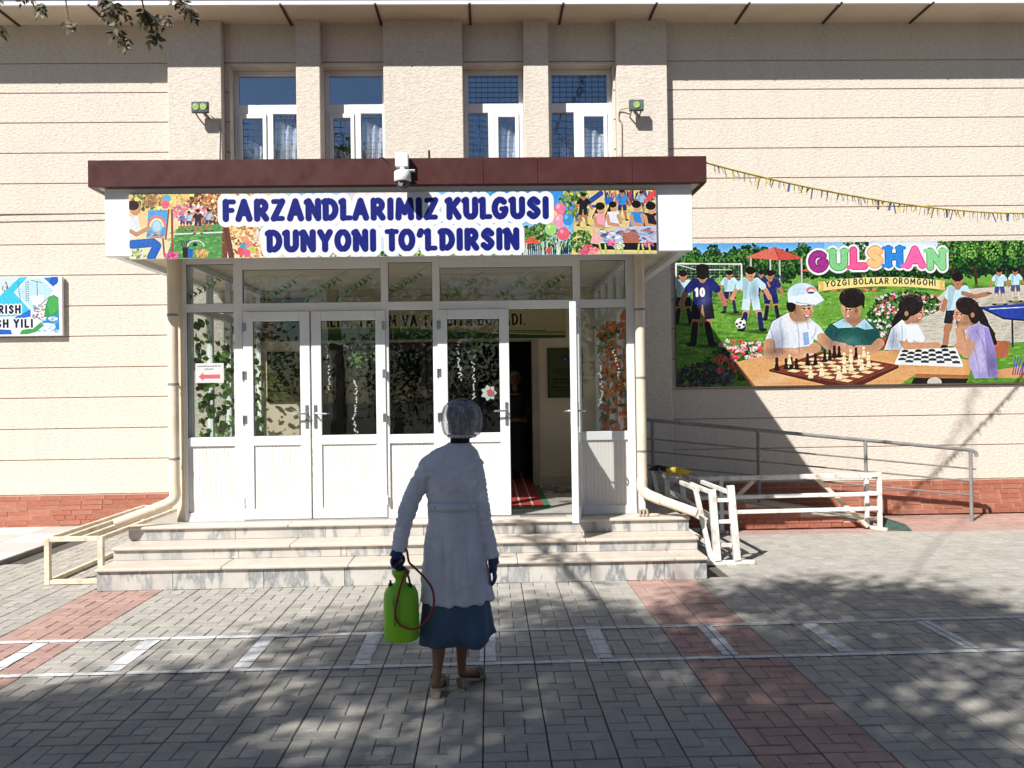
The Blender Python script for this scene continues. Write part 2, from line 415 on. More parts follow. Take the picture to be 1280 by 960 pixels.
        me.polygons.add(n); me.polygons.foreach_set('loop_start', np.arange(n, dtype=np.int32)*4)
        me.polygons.foreach_set('loop_total', np.full(n, 4, np.int32)); me.update(calc_edges=True)
        at = me.color_attributes.new('Col', 'FLOAT_COLOR', 'POINT')
        if s.H*s.W > 60000:
            gr_ = np.random.default_rng(3); n1 = gr_.normal(0, 1, (s.H, s.W)); k = 4; n2 = np.kron(gr_.normal(0, 1, (s.H//k+1, s.W//k+1)), np.ones((k, k)))[:s.H, :s.W]
            bl = s.a.copy()
            for _ in range(6): bl[1:-1, 1:-1] = (bl[:-2, 1:-1]+bl[2:, 1:-1]+bl[1:-1, :-2]+bl[1:-1, 2:]+bl[1:-1, 1:-1]*2)/6
            s.a = np.clip(s.a+(s.a-bl)*.8+((n1*.020+n2*.016)*(1-.75*(s.a.min(-1) > .9)))[..., None], 0, 1)
        c = np.ones((s.H*s.W, 4), np.float32); c[:, :3] = srgb(np.clip(s.a, 0, 1)).reshape(-1, 3); at.data.foreach_set('color', c.ravel())
        return link(me, name, parent, mat)
SKIN = (.80, .60, .47); SKIN2 = (.70, .49, .37); HAIR = (.10, .075, .07)
def sq(*p): return [tuple(q) for q in p]
def runner(c, x, y, h, shirt, shorts, socks, lean=0, arm=1, sk=SKIN2, kick=0, back=False):
    """a small player on a print: x,y = feet centre, h = height"""
    u = h/8; hx = x+lean*h
    for sg in (-1, 1):
        kx = x+sg*u*.75+kick*(sg > 0)*u; c.line([(x+sg*u*.35+lean*h*.4, y-4*u), (kx, y-2*u)], u*.42, sk); c.line([(kx, y-2.1*u), (kx+sg*u*.3-kick*u*.3, y-.2*u)], u*.33, socks)
        c.ell(kx+sg*u*.5-kick*u*.2, y-.1*u, u*.5, u*.22, (.1, .1, .12))
        c.poly(sq((x+lean*h*.4, y-4.4*u), (x+sg*u*1.0+lean*h*.4, y-4.4*u), (x+sg*u*1.25+lean*h*.2, y-2.7*u), (x+sg*u*.25, y-2.6*u)), shorts)
        c.line([(hx+sg*u*.95, y-6.3*u), (hx+sg*u*1.7*arm, y-5.2*u), (hx+sg*u*2.1*arm, y-4.2*u)], u*.27, sk)
        c.line([(hx+sg*u*.8, y-6.4*u), (hx+sg*u*1.35*arm, y-5.7*u)], u*.42, shirt)
    c.poly(sq((hx-u*1.05, y-6.7*u), (hx+u*1.05, y-6.7*u), (x+u*.95+lean*h*.4, y-4.1*u), (x-u*.95+lean*h*.4, y-4.1*u)), shirt)
    c.poly(sq((hx-u*.2, y-6.7*u), (hx-u*1.05, y-6.7*u), (x-u*.95+lean*h*.4, y-4.1*u), (x-u*.55+lean*h*.4, y-4.1*u)), tuple(q*.86 for q in shirt))
    c.ell(hx, y-6.8*u, u*.4, u*.5, sk); c.ell(hx, y-7.4*u, u*.62, u*.75, HAIR if back else sk)
    c.ell(hx, y-7.75*u, u*.66, u*.5, HAIR)
    if not back:
        c.ell(hx+u*.15, y-7.25*u, u*.08, u*.06, (.2, .1, .1)); c.ell(hx-u*.2, y-7.25*u, u*.08, u*.06, (.2, .1, .1)); c.ell(hx, y-6.95*u, u*.2, u*.06, (.6, .3, .25))
def face(c, x, y, r, dirn, sk=SKIN, smile=True):
    """head looking down to one side"""
    dk = tuple(q*.72 for q in sk); lt = tuple(min(1, q*1.14) for q in sk)
    c.ell(x, y, r*.82, r*1.08, sk, 8*dirn); c.ell(x+dirn*r*.3, y-r*.2, r*.5, r*.6, lt, 0, .7, r*.6); c.ell(x-dirn*r*.42, y+r*.2, r*.42, r*.8, dk, 0, .65, r*.5)
    c.ell(x+dirn*r*.30, y+r*.34, r*.26, r*.2, (.88, .48, .42), 0, .4, r*.35); c.ell(x-dirn*r*.05, y+r*.92, r*.6, r*.2, dk, 0, .8, r*.3)
    c.ell(x+dirn*r*.80, y+r*.20, r*.18, r*.16, sk); c.line([(x+dirn*r*.58, y-r*.12), (x+dirn*r*.70, y+r*.12), (x+dirn*r*.72, y+r*.30)], r*.035, dk, .8, r*.06)
    c.ell(x+dirn*r*.74, y+r*.32, r*.06, r*.035, (.4, .22, .18))
    c.ell(x-dirn*r*.62, y+r*.12, r*.16, r*.26, dk); c.ell(x-dirn*r*.60, y+r*.13, r*.08, r*.15, (.55, .34, .27))
    for k, wd in ((.12, .17), (.55, .13)):
        c.line([(x+dirn*r*(k-wd), y-r*.16), (x+dirn*r*k, y-r*.23), (x+dirn*r*(k+wd), y-r*.15)], r*.045, (.16, .10, .09)); c.ell(x+dirn*r*k, y+r*.06, r*wd, r*.075, (.93, .90, .87))
        c.ell(x+dirn*r*(k+.02), y+r*.07, r*.07, r*.075, (.14, .08, .06)); c.line([(x+dirn*r*(k-wd), y+r*.03), (x+dirn*r*k, y-r*.02), (x+dirn*r*(k+wd), y+r*.04)], r*.035, (.13, .08, .07))
    c.line([(x+dirn*r*.16, y+r*.56), (x+dirn*r*.42, y+r*.68), (x+dirn*r*.66, y+r*.52)], r*.075, (.66, .28, .25)); c.line([(x+dirn*r*.2, y+r*.78), (x+dirn*r*.55, y+r*.78)], r*.05, dk, .6, r*.1)
    if smile: c.line([(x+dirn*r*.26, y+r*.575), (x+dirn*r*.42, y+r*.62), (x+dirn*r*.56, y+r*.56)], r*.04, (.97, .95, .93))
def ptree(c, cx, cy, rx, ry, n, r, light=False):
    """one printed tree: dark body, mid leaves, sunlit leaves up and left, gaps"""
    c.ell(cx, cy, rx*.8, ry*.8, (.05, .13, .07), 0, .9, r*2)
    c.leaves(cx, cy, rx, ry, n, r, [(.06, .17, .08), (.09, .23, .10), (.04, .12, .07)]); c.leaves(cx-rx*.12, cy-ry*.12, rx*.85, ry*.8, n//2, r*.8, [(.17, .38, .14), (.22, .44, .16), (.13, .31, .13)])
    c.leaves(cx-rx*.25, cy-ry*.3, rx*.6, ry*.55, n//3, r*.6, [(.40, .62, .24), (.50, .70, .30)] if light else [(.30, .53, .20), (.38, .58, .26)])
def piece(c, x, y, h, col):
    dk = tuple(q*.72 for q in col)
    c.ell(x, y, h*.24, h*.10, dk); c.poly(sq((x-h*.2, y), (x-h*.07, y-h*.7), (x+h*.07, y-h*.7), (x+h*.2, y)), col)
    c.ell(x, y-h*.62, h*.15, h*.06, dk); c.ell(x, y-h*.78, h*.13, h*.14, col); c.ell(x-h*.05, y-h*.8, h*.05, h*.06, tuple(min(1, q*1.3+.08) for q in col))

def paint_camp():
    """drawn in units where the board spans x 38..1345, y 37..548"""
    c = Canvas(38, 1345, 37, 548, .56); rn = random
    c.grad(37, 130, (.36, .66, .93), (.82, .92, .98)); c.grad(125, 548, (.45, .66, .26), (.36, .58, .18))
    c.ell(880, 60, 240, 45, (.93, .96, .99), 0, .9, 60)
    G1 = [(.08, .22, .11), (.13, .31, .13), (.22, .42, .16), (.05, .15, .10), (.30, .50, .22)]
    for x in range(40, 540, 36): ptree(c, x+rn.uniform(-8, 8), rn.uniform(100, 125), rn.uniform(24, 40), rn.uniform(40, 74), 120, 6)
    for x in range(540, 1345, 44): ptree(c, x, rn.uniform(115, 140), 44, rn.uniform(30, 55), 110, 6)
    for x in (1040, 1120, 1200, 1290, 1340): ptree(c, x, 88, 66, 76, 330, 6.5, True); c.line([(x, 130), (x+4, 200)], 5, (.25, .17, .12))
    c.leaves(690, 55, 50, 26, 90, 6, G1)
    c.scatter(38, 1345, 185, 548, 2600, 9, [(.50, .72, .27), (.36, .58, .18), (.60, .78, .36), (.28, .48, .15)], .5, .3)
    for _ in range(1500): x, y = rn.uniform(38, 800), rn.uniform(190, 548); c.line([(x, y), (x+rn.uniform(-3, 3), y-rn.uniform(4, 10))], .8, rn.choice([(.62, .80, .38), (.25, .44, .13), (.44, .66, .24)]), .6)
    c.scatter(38, 1345, 190, 215, 160, 14, [(.28, .46, .2), (.22, .4, .18)], .6, .3)
    # paved path on the right
    c.poly(sq((900, 310), (1010, 215), (1345, 195), (1345, 400), (1130, 410), (880, 420)), (.80, .78, .73))
    for _ in range(260):
        x, y = rn.uniform(920, 1345), rn.uniform(225, 405); c.line([(x, y), (x+rn.uniform(14, 30), y-rn.uniform(0, 5))], .9, (.62, .59, .55), .8)
    # goal and net
    for k in range(14): c.line([(44+k*17, 112), (44+k*17, 190)], .6, (.85, .9, .92), .45)
    for k in range(7): c.line([(42, 118+k*11), (272, 118+k*11)], .6, (.85, .9, .92), .45)
    c.line([(40, 190), (42, 108), (276, 112), (276, 205)], 2.4, (.92, .96, .97)); c.line([(42, 110), (110, 130), (240, 132)], 1.3, (.85, .92, .94))
    # pavilion
    for x in (310, 413, 492, 380): c.line([(x, 92), (x, 185)], 3, (.72, .74, .72))
    c.poly(sq((290, 88), (394, 52), (500, 94), (413, 100)), (.80, .33, .28)); c.poly(sq((290, 88), (394, 52), (413, 100)), (.86, .43, .36)); c.line([(394, 52), (413, 100)], 1.5, (.65, .24, .2))
    c.poly(sq((486, 140), (520, 128), (560, 142)), (.80, .36, .3)); c.scatter(330, 420, 150, 185, 40, 6, [(.2, .3, .5), (.3, .35, .4), (.15, .2, .2)], .8, .9)
    for _ in range(70): c.ell(rn.uniform(60, 520), rn.uniform(215, 440), rn.uniform(16, 46), rn.uniform(2, 5), (.12, .26, .06), 0, .30, 5)
    for x, y in ((133, 402), (308, 352), (382, 314), (232, 287), (66, 324), (1208, 270), (1266, 260), (1040, 422)): c.ell(x+22, y+3, 44, 6, (.08, .16, .05), 4, .55, 6)
    # players
    LB = (.76, .90, .97); NV = (.16, .16, .44)
    runner(c, 66, 322, 185, LB, (.1, .11, .18), (.1, .1, .15)); runner(c, 232, 285, 148, LB, (.12, .14, .32), (.16, .2, .3))
    runner(c, 382, 312, 172, NV, (.14, .14, .36), (.1, .12, .2), -.02); runner(c, 346, 250, 110, NV, NV, NV)
    runner(c, 308, 350, 222, LB, (.80, .92, .97), (.12, .14, .36), .0, 1.15, SKIN, .35)
    runner(c, 133, 400, 282, (.13, .14, .42), (.09, .09, .15), (.1, .1, .17), .01, 1.05, SKIN2, -.25, True)
    c.text('10', 106, 228, 34, .12, [(0, (.96, .97, 1))])
    c.ell(269, 323, 19, 19, (.95, .96, .96)); [c.ell(269+dx, 323+dy, 5, 4.4, (.12, .12, .13)) for dx, dy in ((0, -2), (-13, 3), (12, 6), (-4, 13), (6, -14))]
    # flower beds
    FL = [(.90, .35, .42), (.95, .6, .66), (.85, .2, .25), (.97, .80, .84), (.98, .9, .9)]
    c.leaves(250, 470, 120, 60, 420, 8, G1+[(.2, .4, .15)]); c.leaves(130, 520, 110, 55, 420, 8, [(.16, .2, .2), (.25, .28, .3), (.4, .42, .44), (.1, .16, .1)])
    for _ in range(46): c.leaves(rn.uniform(200, 345), rn.uniform(385, 460), 9, 6, 14, 3.2, [rn.choice(FL)])
    for _ in range(24): c.leaves(rn.uniform(170, 290), rn.uniform(430, 500), 9, 6, 12, 3.2, [(.85, .2, .25), (.9, .4, .4)])
    c.leaves(870, 265, 120, 48, 620, 7, G1+[(.35, .52, .25)]); c.leaves(770, 330, 50, 70, 330, 7, G1+[(.4, .55, .3)])
    for _ in range(80): c.leaves(rn.uniform(750, 1000), rn.uniform(225, 300), 6, 4, 8, 2.6, [rn.choice(FL+[(.95, .95, .9)])])
    for _ in range(30): c.leaves(rn.uniform(730, 810), rn.uniform(290, 390), 6, 4, 8, 2.6, [rn.choice(FL[3:])])
    c.scatter(560, 760, 205, 212, 40, 5, [(.8, .25, .25), (.9, .5, .4)], .8, .6)
    # distant kids and table-tennis
    runner(c, 1208, 268, 128, LB, (.2, .32, .6), (.85, .8, .7)); runner(c, 1266, 258, 118, LB, (.3, .36, .5), (.85, .8, .7))
    runner(c, 1040, 420, 262, LB, (.13, .13, .18), SKIN2, .06, .8); c.line([(1075, 225), (1120, 238), (1165, 228)], 8, SKIN2); c.ell(1170, 227, 10, 4, (.6, .3, .2))
    c.poly(sq((1135, 275), (1345, 262), (1345, 330), (1220, 318)), (.16, .26, .66)); c.line([(1135, 276), (1220, 318), (1345, 330)], 3, (.08, .12, .3)); c.line([(1170, 283), (1345, 276)], 1.5, (.9, .93, .98))
    for x in (1252, 1320): c.line([(x, 325), (x, 420)], 3.4, (.12, .14, .2))
    # tables
    c.poly(sq((250, 462), (345, 440), (900, 425), (1108, 470), (1090, 520), (900, 512), (840, 548), (320, 548)), (.86, .65, .43))
    for _ in range(60):
        x, y = rn.uniform(270, 1060), rn.uniform(445, 540); c.line([(x, y), (x+rn.uniform(30, 90), y+rn.uniform(-3, 3))], 1, (.76, .54, .33), .5)
    c.poly(sq((900, 512), (1090, 520), (1088, 532), (895, 526)), (.66, .42, .25)); c.poly(sq((890, 526), (1088, 532), (1080, 548), (880, 548)), (.12, .1, .1)); c.ell(965, 545, 26, 20, (.8, .78, .74)); c.poly(sq((250, 462), (320, 548), (300, 548), (252, 480)), (.62, .40, .25))
    c.poly(sq((1178, 505), (1345, 480), (1345, 535), (1190, 530)), (.84, .62, .42)); c.poly(sq((1180, 395), (1240, 400), (1235, 455), (1190, 460)), (.72, .42, .28)); c.poly(sq((770, 380), (795, 378), (790, 425), (772, 425)), (.62, .32, .22))
    for k in range(7): c.line([(1250+k*8, 520), (1262+k*9, 462+rn.uniform(-10, 20))], 2.2, rn.choice([(.2, .2, .55), (.35, .3, .6), (.7, .3, .3)]))
    # girl left of the draughts board
    c.line([(868, 262), (830, 330), (800, 400), (795, 420)], 17, (.12, .09, .09), r2=7)
    c.poly(sq((785, 425), (812, 350), (850, 318), (905, 330), (935, 385), (925, 405), (890, 390), (888, 425)), (.90, .93, .97)); c.poly(sq((785, 425), (812, 350), (835, 330), (850, 425)), (.78, .83, .92), .6)
    c.line([(842, 372), (865, 412), (930, 412), (975, 410)], 15, SKIN, r2=10); c.ell(978, 412, 14, 10, SKIN); c.poly(sq((830, 350), (870, 350), (862, 395), (832, 392)), (.86, .90, .96))
    c.ell(872, 310, 16, 26, SKIN2); face(c, 900, 292, 36, 1); c.ell(884, 266, 46, 38, (.13, .10, .10), -18); c.ell(862, 288, 22, 34, (.13, .10, .10)); c.ell(868, 296, 7, 9, SKIN2)
    # boy in green
    c.poly(sq((545, 390), (590, 330), (640, 308), (720, 312), (765, 350), (780, 400), (770, 428), (560, 425)), (.10, .34, .31)); c.poly(sq((600, 330), (640, 310), (716, 312), (748, 348), (720, 352), (690, 342), (620, 345)), (.66, .84, .92)); c.poly(sq((640, 308), (676, 345), (716, 312)), SKIN2)
    c.line([(560, 385), (600, 420), (660, 424)], 17, SKIN); c.line([(768, 400), (745, 424), (690, 424)], 17, SKIN)
    face(c, 668, 278, 42, -.7); c.ell(672, 238, 47, 36, (.12, .09, .08)); c.poly(sq((628, 240), (640, 262), (700, 256), (716, 280), (718, 235)), (.12, .09, .08))
    # boy in the cap
    c.poly(sq((358, 380), (385, 318), (440, 288), (500, 292), (556, 340), (575, 370), (560, 395), (530, 382), (528, 440), (400, 440), (372, 410)), (.88, .91, .96)); c.poly(sq((372, 410), (385, 318), (420, 298), (430, 440), (400, 440)), (.76, .80, .90), .6); c.poly(sq((492, 360), (512, 356), (516, 402), (496, 405)), (.5, .66, .88))
    c.line([(372, 400), (372, 432), (450, 430), (530, 420)], 23, SKIN, r2=13); c.ell(535, 414, 22, 17, SKIN); c.line([(560, 378), (590, 405), (640, 416)], 17, SKIN)
    c.ell(470, 290, 26, 30, SKIN2); face(c, 492, 272, 46, .9); c.ell(452, 262, 17, 24, HAIR)
    c.ell(494, 222, 54, 40, (.84, .92, .98)); c.ell(478, 218, 30, 32, (.74, .85, .95), 0, .6, 20); c.poly(sq((440, 232), (548, 214), (572, 244), (540, 262), (470, 252), (442, 250)), (.90, .95, .99)); c.line([(470, 251), (540, 262), (572, 245)], 1.6, (.6, .7, .82))
    c.ell(524, 208, 17, 12, (.9, .5, .45)); c.ell(526, 212, 11, 8, (.85, .92, .97)); c.ell(524, 217, 12, 4, (.2, .3, .6))
    # girl in lilac
    c.line([(1130, 290), (1150, 330), (1178, 375), (1188, 405)], 17, (.13, .10, .10), r2=6)
    c.poly(sq((1085, 345), (1120, 328), (1165, 350), (1190, 440), (1196, 530), (1110, 532), (1090, 470)), (.70, .66, .88)); c.poly(sq((1150, 350), (1165, 350), (1190, 440), (1196, 530), (1160, 530)), (.54, .49, .76), .7)
    c.line([(1108, 380), (1085, 440), (1050, 420)], 20, SKIN, r2=14); c.line([(1068, 430), (1058, 360)], 14, SKIN); c.ell(1075, 342, 19, 15, SKIN); c.poly(sq((1090, 350), (1130, 345), (1135, 400), (1100, 400)), (.66, .62, .86))
    c.ell(1105, 318, 16, 24, SKIN2); face(c, 1072, 300, 36, -1); c.ell(1090, 272, 44, 32, (.14, .10, .10), 18); c.ell(1115, 300, 22, 36, (.14, .10, .10)); c.ell(1108, 304, 7, 9, SKIN2)
    for x, y, rx, ry, k in ((400, 400, 26, 40, -1), (520, 350, 30, 40, 1), (455, 330, 50, 20, 1), (600, 390, 26, 34, -1), (735, 380, 30, 30, -1), (660, 395, 40, 18, 1), (820, 395, 20, 34, -1), (880, 350, 24, 26, 1), (1120, 450, 24, 50, 1), (1175, 480, 16, 50, -1), (390, 425, 30, 10, -1), (470, 425, 40, 8, 1), (140, 240, 16, 40, 1), (160, 250, 14, 40, -1), (320, 210, 14, 30, -1), (400, 520, 90, 14, 1)):
        c.ell(x, y, rx, ry, (1, 1, 1) if k > 0 else (.10, .12, .2), rn.uniform(-25, 25), .20 if k > 0 else .26, min(rx, ry)*1.6)
    for x0, y0, x1, y1 in ((372, 330, 392, 430), (410, 320, 418, 436), (500, 300, 512, 345), (470, 310, 478, 430), (540, 345, 525, 380), (600, 350, 590, 420), (720, 330, 735, 400), (640, 350, 650, 415), (690, 350, 690, 415), (820, 350, 812, 420), (850, 340, 846, 420), (1110, 420, 1130, 525), (1140, 400, 1165, 525), (1120, 360, 1150, 420)): c.line([(x0, y0), ((x0+x1)/2+4, (y0+y1)/2), (x1, y1)], 1.2, (.25, .28, .4), .38, 5)
    for x, y, n_ in ((494, 205, 10), (672, 232, 26), (884, 262, 24), (1090, 268, 24)):
        for _ in range(n_): a_ = rn.uniform(200, 340); c.line([(x+30*math.cos(R(a_)), y+26*math.sin(R(a_))), (x+44*math.cos(R(a_+8)), y+36*math.sin(R(a_+8)))], .9, (.34, .27, .25) if n_ > 12 else (.6, .7, .82), .6)
    # chess board
    A, B, C_, D_ = np.array((368, 490.)), np.array((560, 428.)), np.array((836, 480.)), np.array((660, 548.))
    c.poly(sq(A+(0, 6), D_+(0, 22), C_+(0, 10), C_, D_, A), (.34, .15, .12)); c.poly(sq(A, B, C_, D_), (.46, .20, .15))
    q = lambda u, v: tuple((A*(1-u)+D_*u)*(1-v)+(B*(1-u)+C_*u)*v)
    for i in range(8):
        for j in range(8):
            u0, u1, v0, v1 = .07+i*.1075, .07+(i+1)*.1075, .07+j*.1075, .07+(j+1)*.1075
            c.poly(sq(q(u0, v0), q(u1, v0), q(u1, v1), q(u0, v1)), (.93, .80, .62) if (i+j) % 2 else (.52, .25, .18))
    for x, y, h in ((397, 490, 48), (430, 486, 40), (449, 486, 44), (468, 487, 40), (508, 472, 42), (536, 472, 42), (570, 462, 44), (588, 458, 40), (605, 448, 46), (622, 447, 42), (683, 448, 38)): piece(c, x, y, h, (.13, .09, .09))
    for x, y, h in ((443, 470, 36), (640, 470, 42), (664, 462, 46), (665, 500, 46), (711, 450, 42), (728, 485, 46), (703, 497, 44), (640, 505, 46), (558, 515, 50), (518, 520, 46), (620, 528, 54), (694, 478, 40), (726, 462, 34)): piece(c, x, y, h, (.95, .88, .72))
    # draughts board
    A, B, C_, D_ = np.array((822, 472.)), np.array((845, 425.)), np.array((1045, 420.)), np.array((1070, 482.))
    c.poly(sq(A, B, C_, D_, (1068, 490), (822, 478)), (.90, .92, .94))
    for i in range(8):
        for j in range(6):
            if (i+j) % 2:
                u0, u1, v0, v1 = .03+i*.1175, .03+(i+1)*.1175, .06+j*.147, .06+(j+1)*.147
                Q = lambda u, v: tuple((A*(1-u)+D_*u)*(1-v)+(B*(1-u)+C_*u)*v)
                c.poly(sq(Q(u0, v0), Q(u1, v0), Q(u1, v1), Q(u0, v1)), (.12, .17, .24)); m_ = Q((u0+u1)/2, (v0+v1)/2); c.ell(m_[0], m_[1]-2, 9, 4, (.2, .26, .34) if j < 3 else (.09, .12, .17))
    # lettering
    cols = [(None, (.50, .12, .42), (.64, .20, .56)), (None, (.28, .62, .38), (.52, .82, .55)), (None, (.80, .22, .48), (.95, .38, .62)), (None, (.90, .62, .36), (.99, .79, .55)), (None, (.10, .36, .70), (.18, .55, .88)), (None, (.82, .24, .52), (.97, .42, .68)), (None, (.30, .64, .40), (.55, .84, .58))]
    for i, ch in enumerate('GULSHAN'):
        x = (516, 592, 664, 728, 794, 862, 944)[i]; y = (144, 138, 134, 130, 130, 133, 141)[i]; wd = (74, 68, 70, 60, 66, 80, 72)[i]
        c.text(ch, x, y, 78 if i else 76, .135, [(11, (.92, .93, .97))], wd)
    for i, ch in enumerate('GULSHAN'):
        x = (516, 592, 664, 728, 794, 862, 944)[i]; y = (144, 138, 134, 130, 130, 133, 141)[i]; wd = (74, 68, 70, 60, 66, 80, 72)[i]
        c.text(ch, x, y, 78 if i else 76, .135, [(3.5, cols[i][1]), (0, cols[i][2])], wd)
        if ch in 'UHN':
            for sx in (x+10, x+wd-10): c.line([(sx-14, y-70), (sx+14, y-70)], 7, cols[i][2])
        if ch in 'LHA':
            for sx in ((x+10,) if ch == 'L' else (x+8, x+wd-8)): c.line([(sx-14, y-7), (sx+14, y-7)], 7, cols[i][2])
    bow = lambda t: 10*(2*t-1)**2
    c.poly([(552+t*456, 164+16*(2*t-1)**2) for t in np.linspace(0, 1, 24)]+[(1008-t*456, 197+16*(2*(1-t)-1)**2) for t in np.linspace(0, 1, 24)], (.97, .85, .55)); c.poly(sq((548, 176), (560, 196), (548, 216), (570, 210), (570, 178)), (.88, .72, .42)); c.poly(sq((1012, 180), (1000, 195), (1014, 212), (990, 208), (990, 180)), (.88, .72, .42))
    c.text('YOZGI BOLALAR OROMGOHI', 576, 189, 23, .10, [(0, (.24, .14, .30))], 400, gap=.2, bow=bow)
    return c

def paint_entrance():
    """drawn in photograph pixels: x 161..820, y 0..80 down the strip"""
    c = Canvas(161, 820, 0, 80, 1.75); rn = random
    c.grad(0, 80, (.97, .80, .55), (.96, .90, .76))
    for x0, x1, c0, c1 in ((340, 430, (.80, .88, .93), (.90, .90, .93)), (430, 540, (.96, .90, .90), (.70, .88, .96)), (540, 820, (.20, .58, .90), (.72, .88, .96))): c.grad(0, 80, c0, c1, x0, x1)
    for x, cc in ((345, (.95, .86, .70)), (430, (.93, .90, .90)), (540, (.75, .86, .95))): c.ell(x, 40, 40, 60, cc, 0, .8, 45)
    c.ell(400, 4, 40, 6, (.45, .77, .95), 0, .9, 8); c.ell(470, 6, 45, 8, (.98, .86, .88), 0, .9, 10); c.ell(600, 52, 60, 10, (.93, .95, .98), 0, .8, 12); c.ell(565, 50, 30, 6, (.45, .78, .95), 0, .8, 6)
    OR = [(.85, .58, .38), (.95, .75, .45), (.80, .48, .32), (.98, .86, .62), (.72, .42, .30)]
    c.leaves(215, 8, 50, 16, 260, 2.6, [(.98, .85, .55), (.95, .78, .42), (.90, .85, .5)]); c.leaves(258, 18, 26, 22, 330, 2, [(.42, .28, .24), (.55, .33, .26), (.3, .26, .22), (.75, .5, .38)]); c.leaves(290, 8, 46, 12, 260, 1.9, OR)
    c.leaves(310, 56, 36, 24, 420, 2.2, OR+[(.99, .9, .7)]); c.ell(330, 55, 12, 12, (.96, .97, .97), 0, .8, 10)
    c.line([(276, 8), (280, 40), (277, 80)], 3, (.48, .29, .22), r2=5); c.line([(281, 45), (287, 80)], 3.5, (.42, .25, .2)); c.line([(283, 40), (296, 14)], 2, (.55, .34, .26))
    # lawn and children far
    c.poly(sq((222, 40), (275, 38), (275, 80), (205, 80)), (.34, .60, .33)); c.scatter(210, 276, 42, 80, 160, 3, [(.42, .68, .36), (.26, .5, .27), (.5, .72, .4)], .6, .4)
    c.line([(214, 50), (276, 48)], .8, (.85, .9, .85)); c.leaves(236, 25, 22, 12, 160, 2.2, [(.92, .55, .60), (.97, .75, .75), (.88, .42, .5), (.9, .85, .8)])
    for x, y, h, s_ in ((227, 44, 20, (.3, .5, .85)), (235, 46, 24, (.75, .82, .9)), (246, 50, 30, (.22, .18, .2)), (259, 46, 26, (.72, .78, .88))): runner(c, x, y, h, s_, (.2, .25, .4), SKIN2)
    # painter with easel
    c.line([(200, 20), (204, 76)], 1.2, (.62, .4, .32)); c.line([(214, 20), (214, 74)], 1.4, (.6, .35, .3)); c.leaves(176, 10, 18, 12, 120, 2, [(.35, .45, .2), (.5, .55, .28), (.7, .5, .35)]); c.leaves(192, 8, 14, 8, 60, 2, [(.7, .5, .35), (.8, .6, .45)])
    c.ell(208, 6, 5, 5, (.4, .72, .85)); c.ell(206, 13, 5, 5.5, (.9, .45, .55)); c.leaves(222, 20, 8, 6, 30, 2, [(.92, .5, .6)])
    c.poly(sq((185, 20), (210, 20), (206, 55), (182, 54)), (.36, .66, .90)); c.line(arc(195, 40, 10, 12, 185, 355), 1.5, (.9, .5, .55)); c.line(arc(195, 41, 8, 10, 185, 355), 1.2, (.95, .9, .6)); c.ell(195, 40, 6, 8, (.80, .90, .97), 0, .9, 4); c.scatter(184, 206, 48, 54, 30, 2, [(.3, .6, .4), (.9, .9, .9), (.9, .5, .5)]); c.line([(210, 20), (206, 56)], 1.1, (.62, .38, .3))
    c.poly(sq((161, 28), (172, 27), (176, 52), (161, 56)), (.90, .93, .95)); c.ell(169, 18, 7, 8, SKIN); c.ell(166, 14, 7.5, 6, (.2, .13, .12)); c.line([(163, 46), (170, 50), (185, 42)], 2.6, SKIN)
    c.line([(165, 62), (190, 60), (195, 64), (188, 78)], 5.5, (.18, .42, .78)); c.leaves(172, 73, 10, 6, 60, 2, [(.93, .95, .88), (.8, .86, .6), (.4, .6, .3)]); c.leaves(212, 76, 9, 3.4, 60, 2, [(.92, .30, .55), (.96, .5, .7)])
    c.poly(sq((226, 66), (234, 66), (233, 79), (227, 79)), (.14, .13, .17)); [c.line([(228+k*2, 67), (225+k*3, 58)], .7, (.25, .25, .3)) for k in range(4)]; c.poly(sq((233, 68), (239, 68), (239, 79), (233, 79)), (.15, .4, .75)); c.leaves(250, 74, 8, 5, 50, 2, [(.95, .75, .45), (.9, .6, .4)]); c.line(arc(243, 65, 10, 7, 180, 360), .8, (.8, .85, .8)); c.ell(242, 63, 3, 2.4, (.1, .15, .3))
    for x, y, cc in ((304, 58, (.93, .62, .45)), (302, 66, (.25, .64, .75)), (309, 64, (.9, .55, .55)), (312, 70, (.8, .82, .4)), (299, 72, (.9, .35, .4)), (306, 74, (.92, .4, .55))): c.ell(x, y, 4.6, 5, cc, 0, .95)
    for k in range(22):
        x = 322+k*9.5; y = 46+1.8*math.sin(k*.5); c.poly(sq((x-2.3, y-2), (x+2.3, y-2), (x, y+3)), rn.choice([(.90, .45, .45), (.25, .65, .65), (.6, .8, .4), (.95, .75, .5), (.35, .6, .85)]))
    for x, y in ((395, 3), (430, 20), (516, 6), (610, 2), (655, 8), (640, 42)): c.poly(sq((x-2.6, y-2), (x+2.6, y-2), (x, y+3.5)), rn.choice([(.9, .35, .35), (.3, .7, .8), (.85, .4, .4)]))
    # foot greenery
    c.leaves(430, 78, 60, 4, 200, 2, [(.32, .52, .26), (.5, .66, .36), (.2, .36, .2), (.8, .88, .75)]); c.leaves(530, 77, 80, 4, 260, 2, [(.36, .55, .26), (.55, .68, .36), (.75, .8, .5), (.25, .4, .2)]); c.leaves(620, 77, 30, 5, 120, 2, [(.3, .5, .26), (.85, .35, .4)])
    # park right
    GR = [(.20, .40, .17), (.33, .52, .22), (.12, .28, .14), (.5, .62, .3)]
